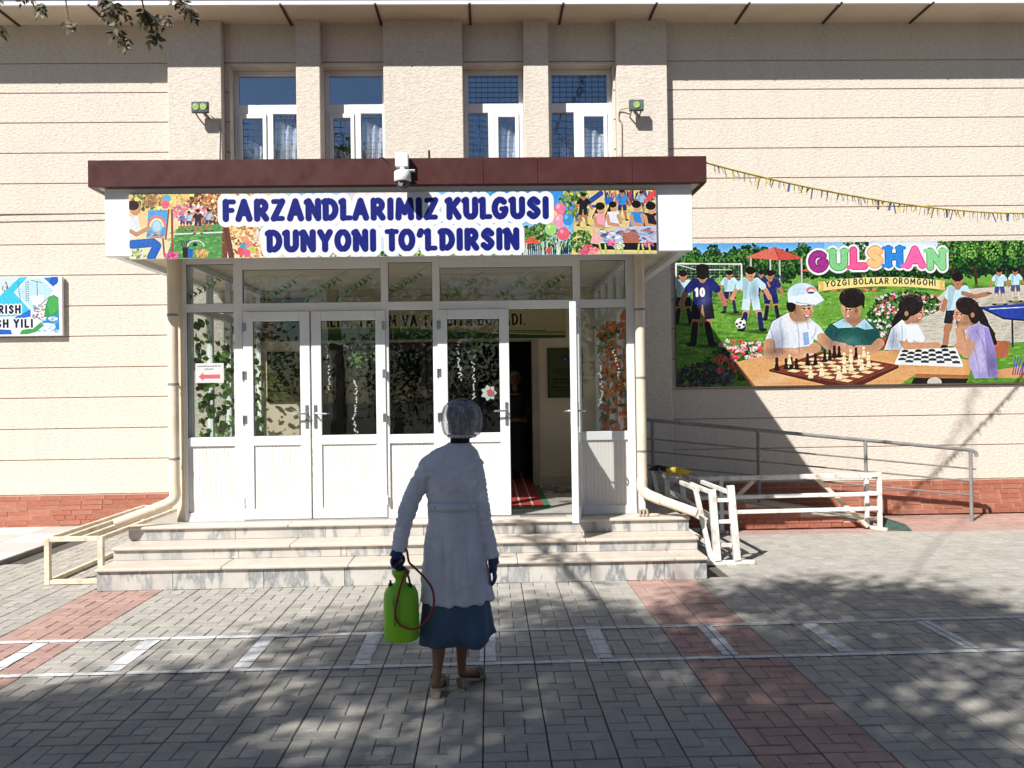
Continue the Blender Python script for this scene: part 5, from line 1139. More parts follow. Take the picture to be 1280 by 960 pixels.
# sandal pair by the right pipe, carpet, shoes inside
def slipper(o, x, y, z, a, mat, L=.25):
    Mx = Matrix.Translation((x, y, z)) @ Matrix.Rotation(a, 4, 'Z')
    out = [(L*(.5-.5*math.cos(q))*1-(L/2), .042*math.sin(q)*(1+.25*math.cos(q))) for q in np.linspace(0, 2*PI, 20)[:-1]]
    b = MB(); n = len(out); b.add([Mx @ Vector((p, q, h)) for h in (0, .022) for p, q in out], [tuple(range(n))[::-1], tuple(range(n, 2*n))]+[(i, (i+1) % n, n+(i+1) % n, n+i) for i in range(n)]); b.build('sole', mat, o, .004)
    s_ = MB()
    for k in (-.07, -.035, .0): s_.tube([Mx @ Vector((k, -.042, .012)), Mx @ Vector((k, -.034, .05)), Mx @ Vector((k, 0, .065)), Mx @ Vector((k, .034, .05)), Mx @ Vector((k, .042, .012))], .011, 8)
    s_.build('strap', M('strap_leather', (.30, .25, .19), .6), o)
o = thing('sandal', 'pale sandal left on the top step by the right drainpipe', 'sandal', (1.48, 8.2, .446)); slipper(o, 1.475, 8.185, .447, R(4), M('pale_sole', (.60, .52, .40), .7))
o = thing('shoe', 'dark shoe on the porch floor beside the carpet', 'shoe', (.86, 10.2, .452)); slipper(o, .86, 10.2, .453, R(20), M('brown_sole', (.16, .12, .08), .7))
o = thing('shoe', 'brown shoe on the porch floor against the inner wall', 'shoe', (.74, 10.45, .452)); slipper(o, .72, 10.5, .453, R(-10), M('tan_sole', (.3, .22, .14), .7))
o = thing('carpet', 'red runner carpet with green border inside the open door', 'carpet', (.38, 9.9, .452)); 
MB().box(.13, .62, 8.80, 11.9, .4525, .460).build('border', M('green_carpet', (.05, .16, .07), .95, .2, 40, .6, 150), o); MB().box(.20, .55, 8.9, 11.8, .4605, .463).build('field', M('red_carpet', (.30, .03, .035), .95, .25, 30, .6, 150), o)
MB().box(.30, .32, 8.9, 11.8, .4634, .4645).box(.43, .45, 8.9, 11.8, .4634, .4645).build('stripe', M('cream_carpet', (.45, .36, .26), .95), o)
o = MB().box(.28, .72, 8.265, 8.30, .4475, .455).build('door_stop_bar', IRON, None); tag(o, 'short dark metal bar lying at the open doorway sill', 'bar')

# ------------------------------------------------------------------ the woman
COAT = M('white_coat_cotton', (.56, .58, .68), .85, .10, 7, .6, 22, .016, grime=.12, gs=3, gcol=(.40, .42, .52)); SKIRT = M('blue_skirt_cloth', (.05, .095, .17), .85, .18, 6, .3, 30)
SKN = M('skin', (.20, .098, .06), .5, .12, 12, .15, 60); GLOVE = M('blue_glove', (.012, .03, .14), .45, .2, 20, .4, 30); HAIRM = M('dark_hair', (.015, .011, .010), .5, .3, 60)
wm = thing('person', 'person in white coat, hair cap and blue skirt seen from behind, carrying a green tank', 'person', (-.24, 4.75, 0))
b = MB()
b.tube([(-.20, 4.78, .62), (-.2, 4.78, .85), (-.203, 4.78, 1.0), (-.2, 4.78, 1.2), (-.19, 4.78, 1.27), (-.165, 4.775, 1.36), (-.155, 4.775, 1.44)], [.09, .10, .08, .085, .06, .040, .044], 16)
for s_, hx in ((-1, -.275), (1, -.14)): b.tube([(hx, 4.79, .75), (hx-.004, 4.78, .55)], [.085, .065], 14)
b.tube([(-.277, 4.78, .62), (-.285, 4.765, .46), (-.290, 4.735, .34), (-.292, 4.728, .24), (-.300, 4.735, .15), (-.305, 4.725, .085), (-.306, 4.715, .06)], [.064, .048, .042, .037, .027, .025, .028], 14)
b.tube([(-.140, 4.80, .62), (-.150, 4.815, .46), (-.162, 4.835, .34), (-.168, 4.845, .24), (-.174, 4.875, .15), (-.172, 4.88, .095), (-.168, 4.875, .07)], [.064, .048, .042, .037, .027, .025, .028], 14)
b.tube([(-.307, 4.70, .062), (-.305, 4.745, .062), (-.298, 4.81, .050), (-.292, 4.87, .034), (-.288, 4.915, .028)], [.026, .030, .030, .034, .018], 12)
b.tube([(-.170, 4.862, .075), (-.155, 4.90, .074), (-.120, 4.95, .060), (-.090, 4.985, .040), (-.062, 5.015, .034)], [.026, .030, .030, .034, .018], 12)
b.tube([(-.31, 4.78, 1.25), (-.40, 4.76, 1.13), (-.457, 4.74, 1.0), (-.484, 4.70, .87), (-.495, 4.69, .79)], [.036, .036, .034, .031, .026], 12)
b.tube([(-.11, 4.78, 1.25), (-.066, 4.768, 1.12), (-.043, 4.77, .95), (-.010, 4.765, .81), (.010, 4.76, .73)], [.036, .036, .034, .031, .026], 12)
HM = Matrix.Rotation(R(-32), 3, 'Z'); hc = Vector((-.148, 4.78, 1.495))
b.ball(hc, .072, .09, .105, 20, 14, HM); b.ball(hc+HM @ Vector((0, .035, -.045)), .055, .055, .06, 16, 10, HM)
b.ball(hc+HM @ Vector((0, .092, -.025)), .013, .018, .022); b.ball(hc+HM @ Vector((0, .078, -.062)), .022, .012, .010); b.ball(hc+HM @ Vector((0, .07, -.092)), .022, .02, .016)
for s_ in (-1, 1): b.ball(hc+HM @ Vector((s_*.073, -.005, -.025)), .010, .020, .030)
link(blob(b, .0075, 3), 'body', wm, SKN)
for s_ in (-1, 1): MB().ball(hc+HM @ Vector((s_*.030, .083, .005)), .011, .008, .008).build('eye', M('eye_white', (.6, .58, .55), .3), wm)
MB().ball(hc+Vector((0, -.004, .028)), .082, .098, .092, 20, 14, HM).ball(hc+Vector((-.004, -.042, -.02)), .074, .060, .068).ball(hc+Vector((.004, -.05, -.055)), .05, .04, .04).build('hair', HAIRM, wm)
# coat: torso and sleeves grown into one surface, then folded
b = MB()
def foldmod(a, z):
    k = max(0, min(1, (1.0-z)/.45)); return 1+k*(.030*math.sin(5*a+.8)+.018*math.sin(9*a+2+z*3))
b.loft([(.506, -.197, 4.785, .197, .160), (.56, -.198, 4.785, .194, .158), (.66, -.199, 4.783, .184, .150), (.78, -.200, 4.78, .172, .140), (.90, -.202, 4.778, .153, .122), (1.0, -.204, 4.776, .139, .108), (1.05, -.204, 4.776, .138, .107), (1.12, -.203, 4.775, .143, .110), (1.18, -.203, 4.775, .152, .112), (1.235, -.207, 4.776, .154, .105), (1.270, -.208, 4.776, .156, .094), (1.300, -.203, 4.775, .146, .082), (1.326, -.194, 4.773, .122, .070), (1.346, -.180, 4.771, .090, .064), (1.362, -.169, 4.77, .064, .060)], 40, foldmod)
b.tube([(-.305, 4.778, 1.272), (-.332, 4.775, 1.246), (-.385, 4.765, 1.16), (-.425, 4.755, 1.08), (-.453, 4.742, 1.0), (-.474, 4.722, .93), (-.486, 4.70, .86), (-.497, 4.688, .795)], [.052, .055, .053, .052, .050, .047, .044, .042], 20)
b.tube([(-.112, 4.778, 1.272), (-.090, 4.775, 1.246), (-.070, 4.77, 1.15), (-.058, 4.768, 1.06), (-.044, 4.77, .96), (-.030, 4.77, .89), (-.010, 4.765, .81), (.010, 4.76, .735)], [.052, .054, .052, .051, .049, .046, .044, .043], 20)
cm = blob(b, .0068, 5)
from mathutils import noise as mn
def folds(co, no):
    x, y, z = co[:, 0], co[:, 1], co[:, 2]; d = np.zeros(len(co), np.float32)
    arm = np.maximum(np.clip((-.345-x)/.03, 0, 1), np.clip((x+.082)/.02, 0, 1))*(z < 1.25)*(z > .72)
    n1 = np.array([mn.noise(Vector((p[0]*13+p[2]*9, p[1]*13, p[2]*34-p[0]*16))) for p in co], np.float32)
    n2 = np.array([mn.noise(Vector((p[0]*26+5, p[1]*20, p[2]*7+p[0]*9))) for p in co], np.float32)
    n3 = np.array([mn.noise(Vector((p[0]*9+p[2]*8, p[1]*9+3, p[2]*16-p[0]*10))) for p in co], np.float32)
    rid = (1-np.abs(n1)*2.2)
    d += arm*rid*.0052*(.35+np.exp(-((z-.99)/.12)**2)+.7*np.exp(-((z-.80)/.05)**2)+.6*np.exp(-((z-1.2)/.05)**2))-arm*.004
    d += (1-arm)*(n2*.018*np.clip((1.05-z)/.25, .1, 1)+(1-np.abs(n3)*2.2)*.011*(.4+.8*np.exp(-((z-1.16)/.09)**2)))
    tor = 1-arm
    d -= tor*.0042*np.exp(-((z-1.232+.05*np.abs(x+.2))/.0048)**2)*(y < 4.76)          # yoke seam
    d -= tor*.0035*np.exp(-((np.abs(x+.203)-.075-.06*(z-1.0)*(z > 1))/.005)**2)*(y < 4.76)*(z > .6)*(z < 1.23)   # princess seams
    d -= tor*.004*np.exp(-((x+.197)/.004)**2)*(y < 4.75)*(z < .74)       # back vent
    d += .003*np.exp(-((z-.517)/.008)**2)*tor
    return co+no*d[:, None]
warp(cm, folds); cm.update(); coat = link(cm, 'coat', wm, COAT)
bt = MB(); rows = []
for zz, k in ((1.006, 1.0), (1.052, 1.0)):
    for i in range(25): a = R(205+i*130/24); rows.append((-.204+(.1455)*math.cos(a), 4.776+(.1135)*math.sin(a), zz))
bt.add(rows, [(i, i+1, 26+i, 25+i) for i in range(24)], True); bl = bt.build('belt', COAT, coat); sdm = bl.modifiers.new('s', 'SOLIDIFY'); sdm.thickness = .0035; sdm.offset = 1
for xx in (-.30, -.108): MB().ball((xx, 4.776-.117*math.sqrt(max(.05, 1-((xx+.204)/.1475)**2))-.003, 1.029), .009, .005, .009, 10, 6).build('button', M('coat_button', (.5, .5, .52), .4), coat)
cb = MB(); ring = []
for k, (rr, zz) in enumerate(((.070, 1.335), (.067, 1.368), (.060, 1.371), (.058, 1.34))): ring.append((zz, -.166, 4.771, rr, rr*.98))
cb.loft(ring, 28, caps=False).build('collar', COAT, coat)
MB().loft([(1.345, -.165, 4.77, .055, .055), (1.39, -.161, 4.772, .053, .055), (1.425, -.157, 4.776, .056, .060), (1.43, -.157, 4.776, .048, .05)], 24).build('neck_scarf', M('black_scarf', (.012, .012, .016), .9), wm)
# skirt
def skm(a, z): k = max(0, min(1, (.60-z)/.3)); return 1+k*(.055*math.sin(6*a+.6)+.030*math.sin(11*a+1.4)+.06*math.exp(-((a-5.35)/.22)**2))
sr = [(.60, -.197, 4.785, .172, .142), (.52, -.197, 4.785, .180, .148), (.44, -.195, 4.785, .188, .154), (.36, -.193, 4.785, .195, .160), (.285, -.191, 4.785, .201, .165)]
sk = MB().loft(sr+[(z, cx_, cy_, a-.006, b_-.006) for z, cx_, cy_, a, b_ in sr[::-1]], 72, skm, caps=False).mesh('skirt')
warp(sk, lambda co, no: co+np.stack([0*co[:, 0], 0*co[:, 0], (co[:, 2] < .30)*(.010*np.sin(co[:, 0]*22)+.035*np.clip((co[:, 0]+.06)/.06, 0, 1))], -1))
link(sk, 'skirt', wm, SKIRT)
# hair cap: thin gathered fabric over the hair
a = NT('sheer_cap_fabric'); a.b.inputs['Base Color'].default_value = (.46, .48, .55, 1); a.b.inputs['Roughness'].default_value = 1; a.b.inputs['Specular IOR Level'].default_value = 0
tr = a.new('BsdfTransparent'); mx = a.new('MixShader'); pl_ = a.pos(); wv = a.noise(pl_, 20, 6, .75, (2.6, 2.6, .5)); a.l(a.ramp(wv, [(.40, .16), (.66, .66)]), mx.inputs[0])
a.l(tr.outputs[0], mx.inputs[1]); a.l(a.b.outputs[0], mx.inputs[2]); a.l(mx.outputs[0], a.out.inputs[0]); a.l(a.bump(wv, .8, .01), a.b.inputs['Normal'])
def capmod(al, h): return 1+.028*math.sin(al*13+h*20)+.018*math.sin(al*23-h*35)
cp = MB().loft([(1.402, -.150, 4.776, .080, .090), (1.410, -.150, 4.775, .076, .086), (1.420, -.150, 4.772, .092, .100), (1.445, -.150, 4.768, .103, .110), (1.485, -.150, 4.765, .109, .115), (1.525, -.150, 4.765, .107, .114), (1.565, -.151, 4.767, .092, .100), (1.590, -.152, 4.770, .066, .074), (1.602, -.152, 4.772, .036, .042), (1.606, -.152, 4.773, .006, .008)], 96, capmod)
cap = cp.build('hair_cap', a.m, wm); warp(cap.data, lambda co, no: co+no*np.array([.0075*(1-2*abs(mn.noise(Vector((math.atan2(q[1]-4.77, q[0]+.15)*5, q[2]*16, 3))))) for q in co], np.float32)[:, None]); MB().loft([(1.402, -.150, 4.776, .078, .088), (1.414, -.150, 4.776, .081, .091), (1.418, -.15, 4.776, .074, .084)], 40, lambda q, h: 1+.015*math.sin(q*40), caps=False).build('elastic_band', M('cap_elastic', (.6, .6, .64), .9), cap)
# gloves
def finger(mb, pts, r): mb.tube(catmull(pts, 4), [r*1.05-(r*.22)*i/(4*(len(pts)-1)) for i in range(4*(len(pts)-1)+1)], 10); mb.ball(pts[-1], r*.85, n=10, m=8)
gb = MB(); hx, hy, hz = -.497, 4.69, .742          # bar of the pump handle
gb.tube([(hx, hy-.002, .80), (hx-.010, hy-.003, .785), (hx-.016, hy-.002, .768)], [.031, .034, .036], 14); gb.ball((hx-.016, hy, .768), .020, .042, .028)
for k, dy in enumerate((-.031, -.010, .011, .031)):
    q = (0, .003, .002, -.002)[k]; finger(gb, [(hx-.024, hy+dy, hz+.026), (hx-.033-q, hy+dy, hz+.004), (hx-.022, hy+dy, hz-.022), (hx+.004, hy+dy, hz-.026-q), (hx+.020, hy+dy, hz-.010)], .0108)
finger(gb, [(hx+.002, hy+.034, .772), (hx+.020, hy+.036, .757), (hx+.024, hy+.020, .742), (hx+.022, hy+.002, .736)], .0115)
link(blob(gb, .0032, 2), 'glove', wm, GLOVE)
gb = MB(); wx, wy, wz = .011, 4.758, .735
gb.tube([(wx-.001, wy, wz+.03), (wx, wy, wz), (wx+.003, wy, wz-.03)], [.031, .030, .032], 14); gb.ball((wx+.004, wy+.002, wz-.045), .019, .041, .045)
for k, dy in enumerate((-.030, -.010, .011, .031)):
    L = (.85, .98, 1.0, .92)[k]; finger(gb, [(wx+.004, wy+dy, wz-.075), (wx+.006+.002*k, wy+dy*1.08, wz-.075-.028*L), (wx-.000+.003*k, wy+dy*1.05, wz-.075-.050*L), (wx-.010+.003*k, wy+dy, wz-.075-.066*L)], .0100)
finger(gb, [(wx-.006, wy+.034, wz-.025), (wx-.014, wy+.052, wz-.050), (wx-.016, wy+.056, wz-.072), (wx-.017, wy+.052, wz-.086)], .0112)
link(blob(gb, .0032, 2), 'glove', wm, GLOVE)
# sandals with block heels
SOLE = M('beige_sandal_leather', (.32, .27, .20), .5, .2, 20); 
def sandal(hx_, hy_, tx, ty, heel):
    d = Vector((tx-hx_, ty-hy_, 0)); L = d.length; d.normalize(); n = Vector((-d.y, d.x, 0)); prof = []
    so = MB(); cols = []
    for i in range(13):
        u = i/12; zt = heel*(1-u)**1.6+.012; hw = (.030+.012*math.sin(PI*min(1, u*1.15)))*(1 if u < .88 else math.sqrt(max(.15, 1-((u-.88)/.125)**2)))*(1 if u > .06 else .75)
        c = Vector((hx_, hy_, 0))+d*(u*L-.02); cols += [c+n*hw+Vector((0, 0, zt)), c-n*hw+Vector((0, 0, zt)), c-n*hw+Vector((0, 0, max(.001, zt-.014))), c+n*hw+Vector((0, 0, max(.001, zt-.014)))]
    f = [(4*i+k, 4*i+4+k, 4*i+4+(k+1) % 4, 4*i+(k+1) % 4) for i in range(12) for k in range(4)]+[(0, 1, 2, 3), (51, 50, 49, 48)]
    so.add(cols, f); sd = so.build('sandal', SOLE, wm, .002)
    c = Vector((hx_, hy_, 0)); hb = MB(); q = heel-.004
    hb.add([c+d*a+n*s_*w_+Vector((0, 0, z)) for z, a0, a1, w_ in ((.001, -.016, .022, .022), (q, -.022, .030, .029)) for a, s_ in ((a0, 1), (a0, -1), (a1, -1), (a1, 1))], [(3, 2, 1, 0), (4, 5, 6, 7), (0, 1, 5, 4), (1, 2, 6, 5), (2, 3, 7, 6), (3, 0, 4, 7)]); hb.build('heel', SOLE, sd, .003)
    st = MB()
    for u in (.60, .70, .78):
        c = Vector((hx_, hy_, 0))+d*(u*L-.02); zt = heel*(1-u)**1.6+.012; st.tube(catmull([c+n*.044+Vector((0, 0, zt-.006)), c+n*.036+Vector((0, 0, zt+.034)), c+Vector((0, 0, zt+.052)), c-n*.036+Vector((0, 0, zt+.034)), c-n*.044+Vector((0, 0, zt-.006))], 4), .010, 8, flat=.5)
    st.build('strap', SOLE, sd)
sandal(-.308, 4.705, -.288, 4.945, .045); sandal(-.172, 4.862, -.040, 5.065, .05)

# ------------------------------------------------------------------ pump sprayer in her hand
sp = thing('pump_sprayer', 'lime green pump sprayer tank held in the left hand', 'sprayer', (-.487, 4.69, .32))
GREEN = M('lime_plastic', (.24, .60, .02), .38, .08, 5, spec=.45)
tc = (-.487, 4.69, 0)
MB().lathe([(.01, .332), (.06, .322), (.084, .326), (.092, .345), (.094, .40), (.0945, .47), (.093, .54), (.089, .575), (.078, .602), (.058, .618), (.038, .626), (.030, .632)], tc, 40, mod=lambda a_, h: 1+(.035*math.cos(7*a_) if h < .35 else .0)+(.012*math.cos(2*a_) if h < .6 else 0)).build('tank', GREEN, sp)
MB().lathe([(.030, .628), (.030, .652), (.034, .658), (.046, .676), (.049, .690), (.047, .696), (.030, .697)], tc, 32, mod=lambda a_, h: 1+(.02*math.cos(8*a_) if h > .66 else 0)).build('funnel_collar', GREEN, sp)
MB().lathe([(.027, .694), (.027, .712), (.020, .716), (.013, .72), (.013, .735)], tc, 20).build('pump_cap', BLACK, sp)
hd = MB().tube([(hx, hy-.062, hz), (hx, hy+.062, hz)], .0125, 12); hd.tube(catmull([(hx-.0, hy-.058, hz), (hx-.012, hy-.05, hz-.022), (hx, hy-.02, hz-.032), (-.487, 4.69, .712)], 4), .008, 8); hd.tube(catmull([(hx, hy+.058, hz), (hx-.008, hy+.05, hz-.022), (hx, hy+.02, hz-.032), (-.487, 4.69, .712)], 4), .008, 8); hd.build('pump_handle', BLACK, sp)
for (x, y, z) in ((-.541, 4.675, .603), (-.437, 4.66, .603)): MB().tube([(x, y, z-.012), (x, y, z+.026)], .0125, 12).tube([(x, y, z+.026), (x, y, z+.042)], .006, 8).build('valve', BLACK, sp)
HOSE = M('red_hose', (.22, .025, .018), .4, .15)
MB().tube(catmull([(-.437, 4.66, .64), (-.445, 4.61, .70), (-.449, 4.60, .715), (-.470, 4.592, .66), (-.490, 4.585, .59), (-.508, 4.583, .50), (-.500, 4.58, .455), (-.47, 4.572, .425), (-.405, 4.565, .412), (-.345, 4.57, .452), (-.306, 4.58, .527), (-.312, 4.59, .610), (-.357, 4.60, .676), (-.408, 4.61, .726), (-.436, 4.625, .752), (-.447, 4.65, .80), (-.455, 4.67, .81)], 8), .0062, 10).build('hose', HOSE, sp)
mk = MB()
def onT(x, z): r_ = .0958; return (tc[0]+x, tc[1]-math.sqrt(max(0, r_*r_-x*x))-.0002, z)
for k in range(11):
    z = .42+k*.013; x = -.005; L = .014 if k % 5 == 0 else .008; mk.add([onT(x, z), onT(x+L, z), onT(x+L, z+.0025), onT(x, z+.0025)], [(0, 1, 2, 3)])
for x, z0, z1, w_ in ((-.030, .42, .50, .0035), (-.030, .52, .575, .0035), (-.022, .415, .455, .0028), (-.022, .475, .55, .0028), (-.036, .53, .56, .003)):
    z = z0
    while z < z1: q = random.uniform(.003, .008); mk.add([onT(x, z), onT(x+w_*random.uniform(.6, 1.3), z), onT(x+w_, z+q), onT(x, z+q)], [(0, 1, 2, 3)]); z += q+.0022
mk.build('scale_marks', BLACK, sp)

# ------------------------------------------------------------------ someone standing back in the dark hall doorway
pw_ = thing('person', 'person in dark clothes and pale headscarf standing in the dark inner doorway', 'person', (.36, 11.75, .445)); bx_, by_, fz = .36, 11.75, .445
b = MB(); b.ball((bx_, by_, fz+1.36), .072, .088, .10); b.tube([(bx_, by_, fz+1.27), (bx_, by_, fz+1.17)], .045, 12); b.ball((bx_, by_-.09, fz+1.345), .012, .016, .02)
b.tube([(bx_, by_, fz+1.18), (bx_, by_, fz+.9), (bx_, by_, fz+.7)], [.10, .11, .12], 14)
for s_ in (-1, 1):
    b.tube([(bx_+s_*.06, by_, fz+.75), (bx_+s_*.07, by_, fz+.4), (bx_+s_*.07, by_, fz+.05)], [.075, .055, .035], 12); b.tube([(bx_+s_*.07, by_+.03, fz+.03), (bx_+s_*.075, by_-.16, fz+.025)], [.03, .028], 10)
    b.tube([(bx_+s_*.13, by_, fz+1.12), (bx_+s_*.19, by_-.02, fz+.90), (bx_+s_*.12, by_-.13, fz+.80), (bx_+s_*.02, by_-.17, fz+.82)], [.045, .042, .034, .026], 12)
    for k in range(4): b.tube([(bx_+s_*.03, by_-.16-.004*k, fz+.84-.014*k), (bx_-s_*.03, by_-.185, fz+.835-.014*k)], [.009, .008], 8)
link(blob(b, .009, 3), 'body', pw_, SKN)
link(blob(MB().loft([(fz+.12, bx_, by_, .19, .15), (fz+.5, bx_, by_, .165, .135), (fz+.85, bx_, by_, .14, .12), (fz+1.12, bx_, by_, .155, .115), (fz+1.20, bx_, by_, .08, .07)], 24).tube([(bx_-.12, by_, fz+1.12), (bx_-.195, by_-.02, fz+.90), (bx_-.13, by_-.12, fz+.80)], [.06, .055, .048], 12).tube([(bx_+.12, by_, fz+1.12), (bx_+.195, by_-.02, fz+.90), (bx_+.13, by_-.12, fz+.80)], [.06, .055, .048], 12), .012, 3), 'dress', pw_, M('dark_dress', (.02, .017, .02), .85))
MB().ball((bx_, by_+.022, fz+1.385), .086, .092, .098).build('headscarf', M('pale_scarf', (.30, .27, .25), .9), pw_)
for s_ in (-1, 1): MB().ball((bx_+s_*.028, by_-.081, fz+1.375), .010, .007, .007).build('eye', BLACK, pw_)

# ------------------------------------------------------------------ trees: the shade on the courtyard comes from these
BARK = M('bark', (.12, .085, .06), .9, .3, 14, .8, 30, .02)
LEAF = leafmat('tree_leaf', (.035, .07, .018), (.075, .115, .03), .35)
LEAFB = leafmat('far_tree_leaf', (.022, .048, .014), (.05, .08, .022), .12)
LV = Vector((-.82, -1.0, 0))
def leafquads(mb_v, mb_f, c, r, n, L, rn, droop=0):
    for _ in range(n):
        p = c+Vector((rn.gauss(0, 1), rn.gauss(0, 1), rn.gauss(0, .8)))*r*.55
        d = Vector((rn.uniform(-1, 1), rn.uniform(-1, 1), rn.uniform(-.8, .4)-droop)).normalized(); up = Vector((rn.uniform(-1, 1), rn.uniform(-1, 1), rn.uniform(.2, 1))).normalized()
        s_ = d.cross(up)
        if s_.length < .05: continue
        s_.normalize(); l = L*rn.uniform(.65, 1.25); k = len(mb_v); nn = s_.cross(d)*l*.08
        mb_v += [p, p+d*l*.4+s_*l*.3+nn, p+d*l, p+d*l*.4-s_*l*.3+nn]; mb_f += [(k, k+1, k+2, k+3)]
def tree(label, base, crown, trunk_top, nclump, leaf=.10, per=16, clump=.34, seed=1, extra=None, group=None, thin=-.17):
    rn = random.Random(seed); o = thing('tree', label, 'tree', base, group)
    base = Vector(base); tt = Vector(trunk_top); wd = MB()
    wd.tube(catmull([base-Vector((0, 0, .05)), base.lerp(tt, .35)+Vector((.06, -.05, 0)), base.lerp(tt, .7)+Vector((-.05, .06, 0)), tt], 5), [.17-.07*i/15 for i in range(16)], 12)
    V_, F_ = [], []; tips = []
    for (cx_, cy_, cz_, rx, ry, rz_) in crown:
        c0 = Vector((cx_, cy_, cz_))
        for k in range(6):
            a = rn.uniform(0, 2*PI); e = c0+Vector((rx*.7*math.cos(a), ry*.7*math.sin(a), rz_*rn.uniform(-.5, .7)))
            pts = catmull([tt-Vector((0, 0, rn.uniform(.1, .8))), tt.lerp(e, .45)+Vector((rn.uniform(-.2, .2), rn.uniform(-.2, .2), .3)), e], 5); wd.tube(pts, [.05-.042*i/10 for i in range(11)], 7)
            for q in range(4):
                p0 = pts[rn.randint(4, 9)]; e2 = p0+Vector((rn.uniform(-1, 1)*rx*.4, rn.uniform(-1, 1)*ry*.4, rn.uniform(-.4, .6)*rz_)); wd.tube([p0, p0.lerp(e2, .5)+Vector((0, 0, .1)), e2], [.022, .014, .006], 5)
        vol = rx*ry*rz_
        n = int(nclump*vol/sum(q[3]*q[4]*q[5] for q in crown))
        for _ in range(n):
            while True:
                u = Vector((rn.uniform(-1, 1), rn.uniform(-1, 1), rn.uniform(-1, 1)))
                if .12 < u.length < 1: break
            p = c0+Vector((u.x*rx, u.y*ry, u.z*rz_))
            q = p*.85+LV*(-p.z/1.2*.85)
            if mn.noise(Vector((q.x, q.y, seed))*1.15)+.45*mn.noise(Vector((q.x, q.y, seed+7))*2.7) < thin: continue
            leafquads(V_, F_, p, clump*rn.uniform(.7, 1.3), per, leaf, rn)
    wd.build('trunk', BARK, o); MB().add(V_, F_).build('crown', LEAFB if thin < -1 else LEAF, o)
    return o
def src(gx, gy, z, gz=0): # the point at height z whose shadow falls at (gx, gy, gz)
    t = (z-gz)/1.2; return (gx-.82*t, gy-t, z)
SH = lambda gx, gy, z, rx, ry, rz_: (*src(gx, gy, z), rx, ry, rz_)
t1 = tree('broad leafy tree at the courtyard edge, shading the left paving', (-7.3, -2.6, 0), [SH(-1.0, 4.2, 7.6, 2.0, 1.3, .7), SH(-.7, 5.85, 7.2, 1.6, .75, .4), SH(-2.9, 3.4, 7.4, 1.9, 1.3, .9)], (-6.6, -2.1, 5.2), 2100, seed=4, per=18)
t2 = tree('tall leafy tree overhanging the entrance, twigs drooping into view', (-3.3, -2.2, 0), [SH(2.5, 6.5, 7.4, 1.4, .75, .4), SH(1.0, 4.9, 7.8, 1.5, 1.2, .6), SH(3.5, 5.5, 7.0, 1.3, .8, .5), SH(.9, 6.4, 7.6, 1.0, .5, .35), SH(1.2, 3.5, 7.6, 1.5, .75, .5)], (-3.2, -1.6, 5.2), 1800, seed=9, per=16)
# drooping twigs that reach into the top left of the picture, and the hanging tip that shades the right wall
rn = random.Random(31); tw = MB(); V_, F_ = [], []
LEAFT = leafmat('drooping_leaf', (.05, .040, .018), (.085, .07, .03), .3)
def pinnate(p, d, n, L):
    d = Vector(d).normalized(); s_ = d.cross(Vector((0, 1, .1))).normalized()
    for k in range(n):
        q = p+d*L*1.0*k*.55
        for sg in (-1, 1):
            dd = (d*.55+s_*sg*.8+Vector((0, rn.uniform(-.5, .5), rn.uniform(-.3, .1)))).normalized(); side = dd.cross(Vector((rn.uniform(-.4, .4), 1, rn.uniform(-.4, .4)))).normalized(); l = L*rn.uniform(.8, 1.2); i = len(V_)
            V_.extend([q, q+dd*l*.35+side*l*.22, q+dd*l*.7+side*l*.16, q+dd*l*1.05, q+dd*l*.7-side*l*.16, q+dd*l*.35-side*l*.22]); F_.append((i, i+1, i+2, i+3, i+4, i+5))
    q = p+d*L*n*.55; i = len(V_); side = d.cross(Vector((0, 1, 0))).normalized(); V_.extend([q, q+d*L*.4+side*L*.22, q+d*L, q+d*L*.4-side*L*.22]); F_.append((i, i+1, i+2, i+3))
YT = 4.7; fx = lambda px, py, y=YT: Vector((.0268*y+(px-640)*y/1085*1.0+(480-py)*y/1085*-.0145, y, 1.65+y*.008+(480-py)*y/1085-(px-640)*y/1085*.0145))
limb = catmull([(-3.2, -1.6, 5.3), (-3.2, 1.0, 5.9), (-2.9, 3.2, 5.3), (-2.5, YT, 4.35), (-1.9, YT+.3, 4.05)], 8); tw.tube(limb, [.05-.042*i/(len(limb)-1) for i in range(len(limb))], 7)
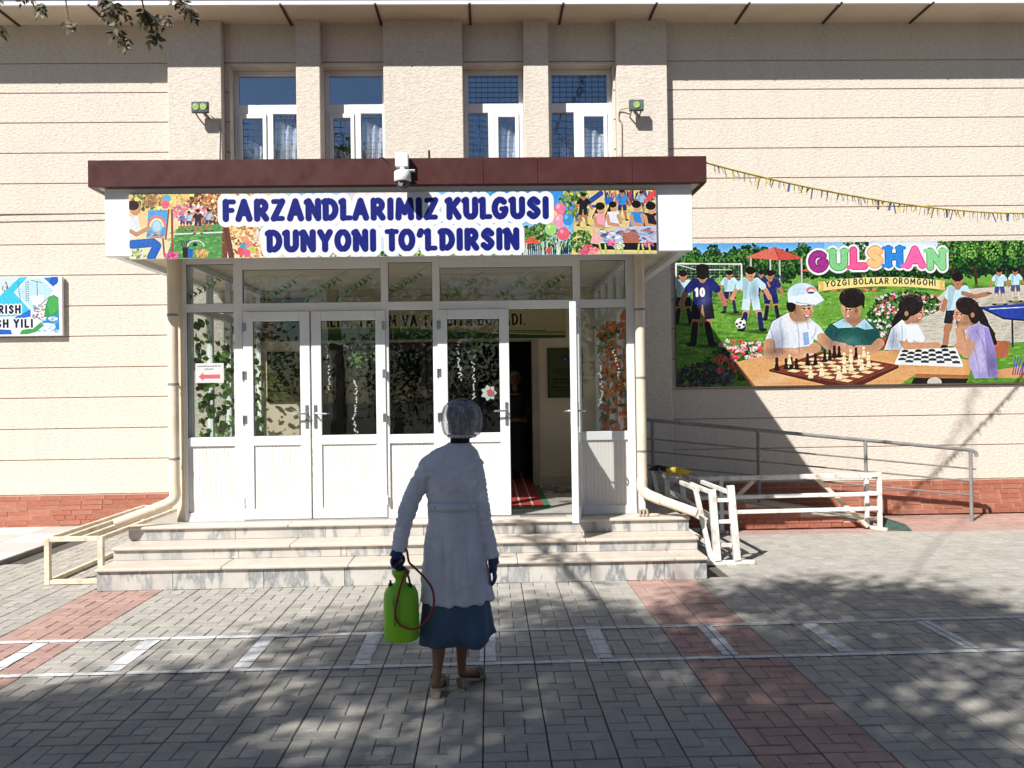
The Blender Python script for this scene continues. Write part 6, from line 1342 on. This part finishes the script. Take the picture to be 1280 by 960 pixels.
for (a, b_, cl) in (((10, -40), (16, 28), [(16, 42, 1.3), (8, 5, 1.0), (22, 8, .9)]), ((45, -40), (62, 14), [(70, 18, 1.0), (50, 2, .9), (60, -4, .8)]), ((95, -50), (104, 27), [(104, 34, .9)]), ((130, -60), (163, 42), [(150, 8, 1.5), (158, 20, 1.4), (143, 4, 1.1), (165, 46, 1.2), (173, 58, 1.1), (152, 28, .9), (170, 24, .8)]), ((178, -50), (208, 46), [(200, 22, 1.0), (208, 50, 1.2), (203, 32, 1.0), (220, 30, .9), (227, 31, .9), (195, 30, .8)]), ((215, -40), (248, 18), [(236, 4, 1.2), (250, 20, 1.0), (244, 10, .9), (258, 20, .7)])):
    A_, B_ = fx(*a), fx(*b_); A2 = A_+Vector((0, rn.uniform(-.2, .2), .25)); tw.tube(catmull([A2, A_.lerp(B_, .5)+Vector((rn.uniform(-.02, .02), .02, 0)), B_], 5), [.006-.003*i/10 for i in range(11)], 5)
    for x, y, s_ in cl:
        p = fx(x, y-6*s_, YT+rn.uniform(-.06, .06)); tw.tube([A_.lerp(B_, .7), (A_.lerp(B_, .85)+p)/2, p], .0022, 4)
        for k in range(3): pinnate(p+Vector((rn.uniform(-.02, .02), rn.uniform(-.02, .02), rn.uniform(-.02, .02))), (rn.uniform(-.8, .8), rn.uniform(-.3, .3), -1), 2, .040*s_)
hang = catmull([(-3.0, -1.4, 6.5), (-1.4, 1.6, 9.0), (1.0, 4.6, 9.8), (2.6, 5.7, 8.9), (1.95, 5.8, 7.7), (1.55, 5.8, 7.0), (.75, 5.75, 5.9)], 8); tw.tube(hang, [.012-.009*i/(len(hang)-1) for i in range(len(hang))], 6)
tw.build('drooping_branch', BARK, t2); 
VL, FL_ = list(V_), list(F_)
for q in [a_.lerp(b_, k_) for a_, b_ in zip(hang[30:], hang[31:]) for k_ in (0, .5)]:
    pinnate(q+Vector((rn.uniform(-.03, .03), rn.uniform(-.03, .03), rn.uniform(-.03, .03))), (rn.uniform(-1, 1), rn.uniform(-.5, .5), -.5), 1, .055)
for q in limb[14:26]:
    for _ in range(3): pinnate(q+Vector((rn.uniform(-.15, .15), rn.uniform(-.15, .15), rn.uniform(0, .15))), (rn.uniform(-1, 1), rn.uniform(-1, 1), rn.uniform(-1, .5)), 3, .08)
MB().add(V_, F_).build('drooping_leaves', LEAFT, t2)
# trees across the courtyard, seen only as reflections in the glass
for i, (x, y, h, label) in enumerate(((-9.5, -8.5, 9.6, 'round leafy tree across the courtyard, mirrored in the left door glass'), (-2.8, -9.5, 10.2, 'tall leafy tree across the courtyard, mirrored in the middle glass'), (4, -8.5, 9.6, 'leafy tree across the courtyard, mirrored in the right door glass'), (10.5, -9, 10.0, 'wide leafy tree across the courtyard beyond the right side'))):
    tree(label, (x, y, 0), [(x, y, h-3.2, 3.6, 2.4, 3.2), (x+1.6, y+.8, 2.6, 3.0, 1.6, 1.9)], (x, y, 2.4), 640, leaf=.18, per=26, clump=.75, thin=-2, seed=50+i, group='trees across the courtyard')
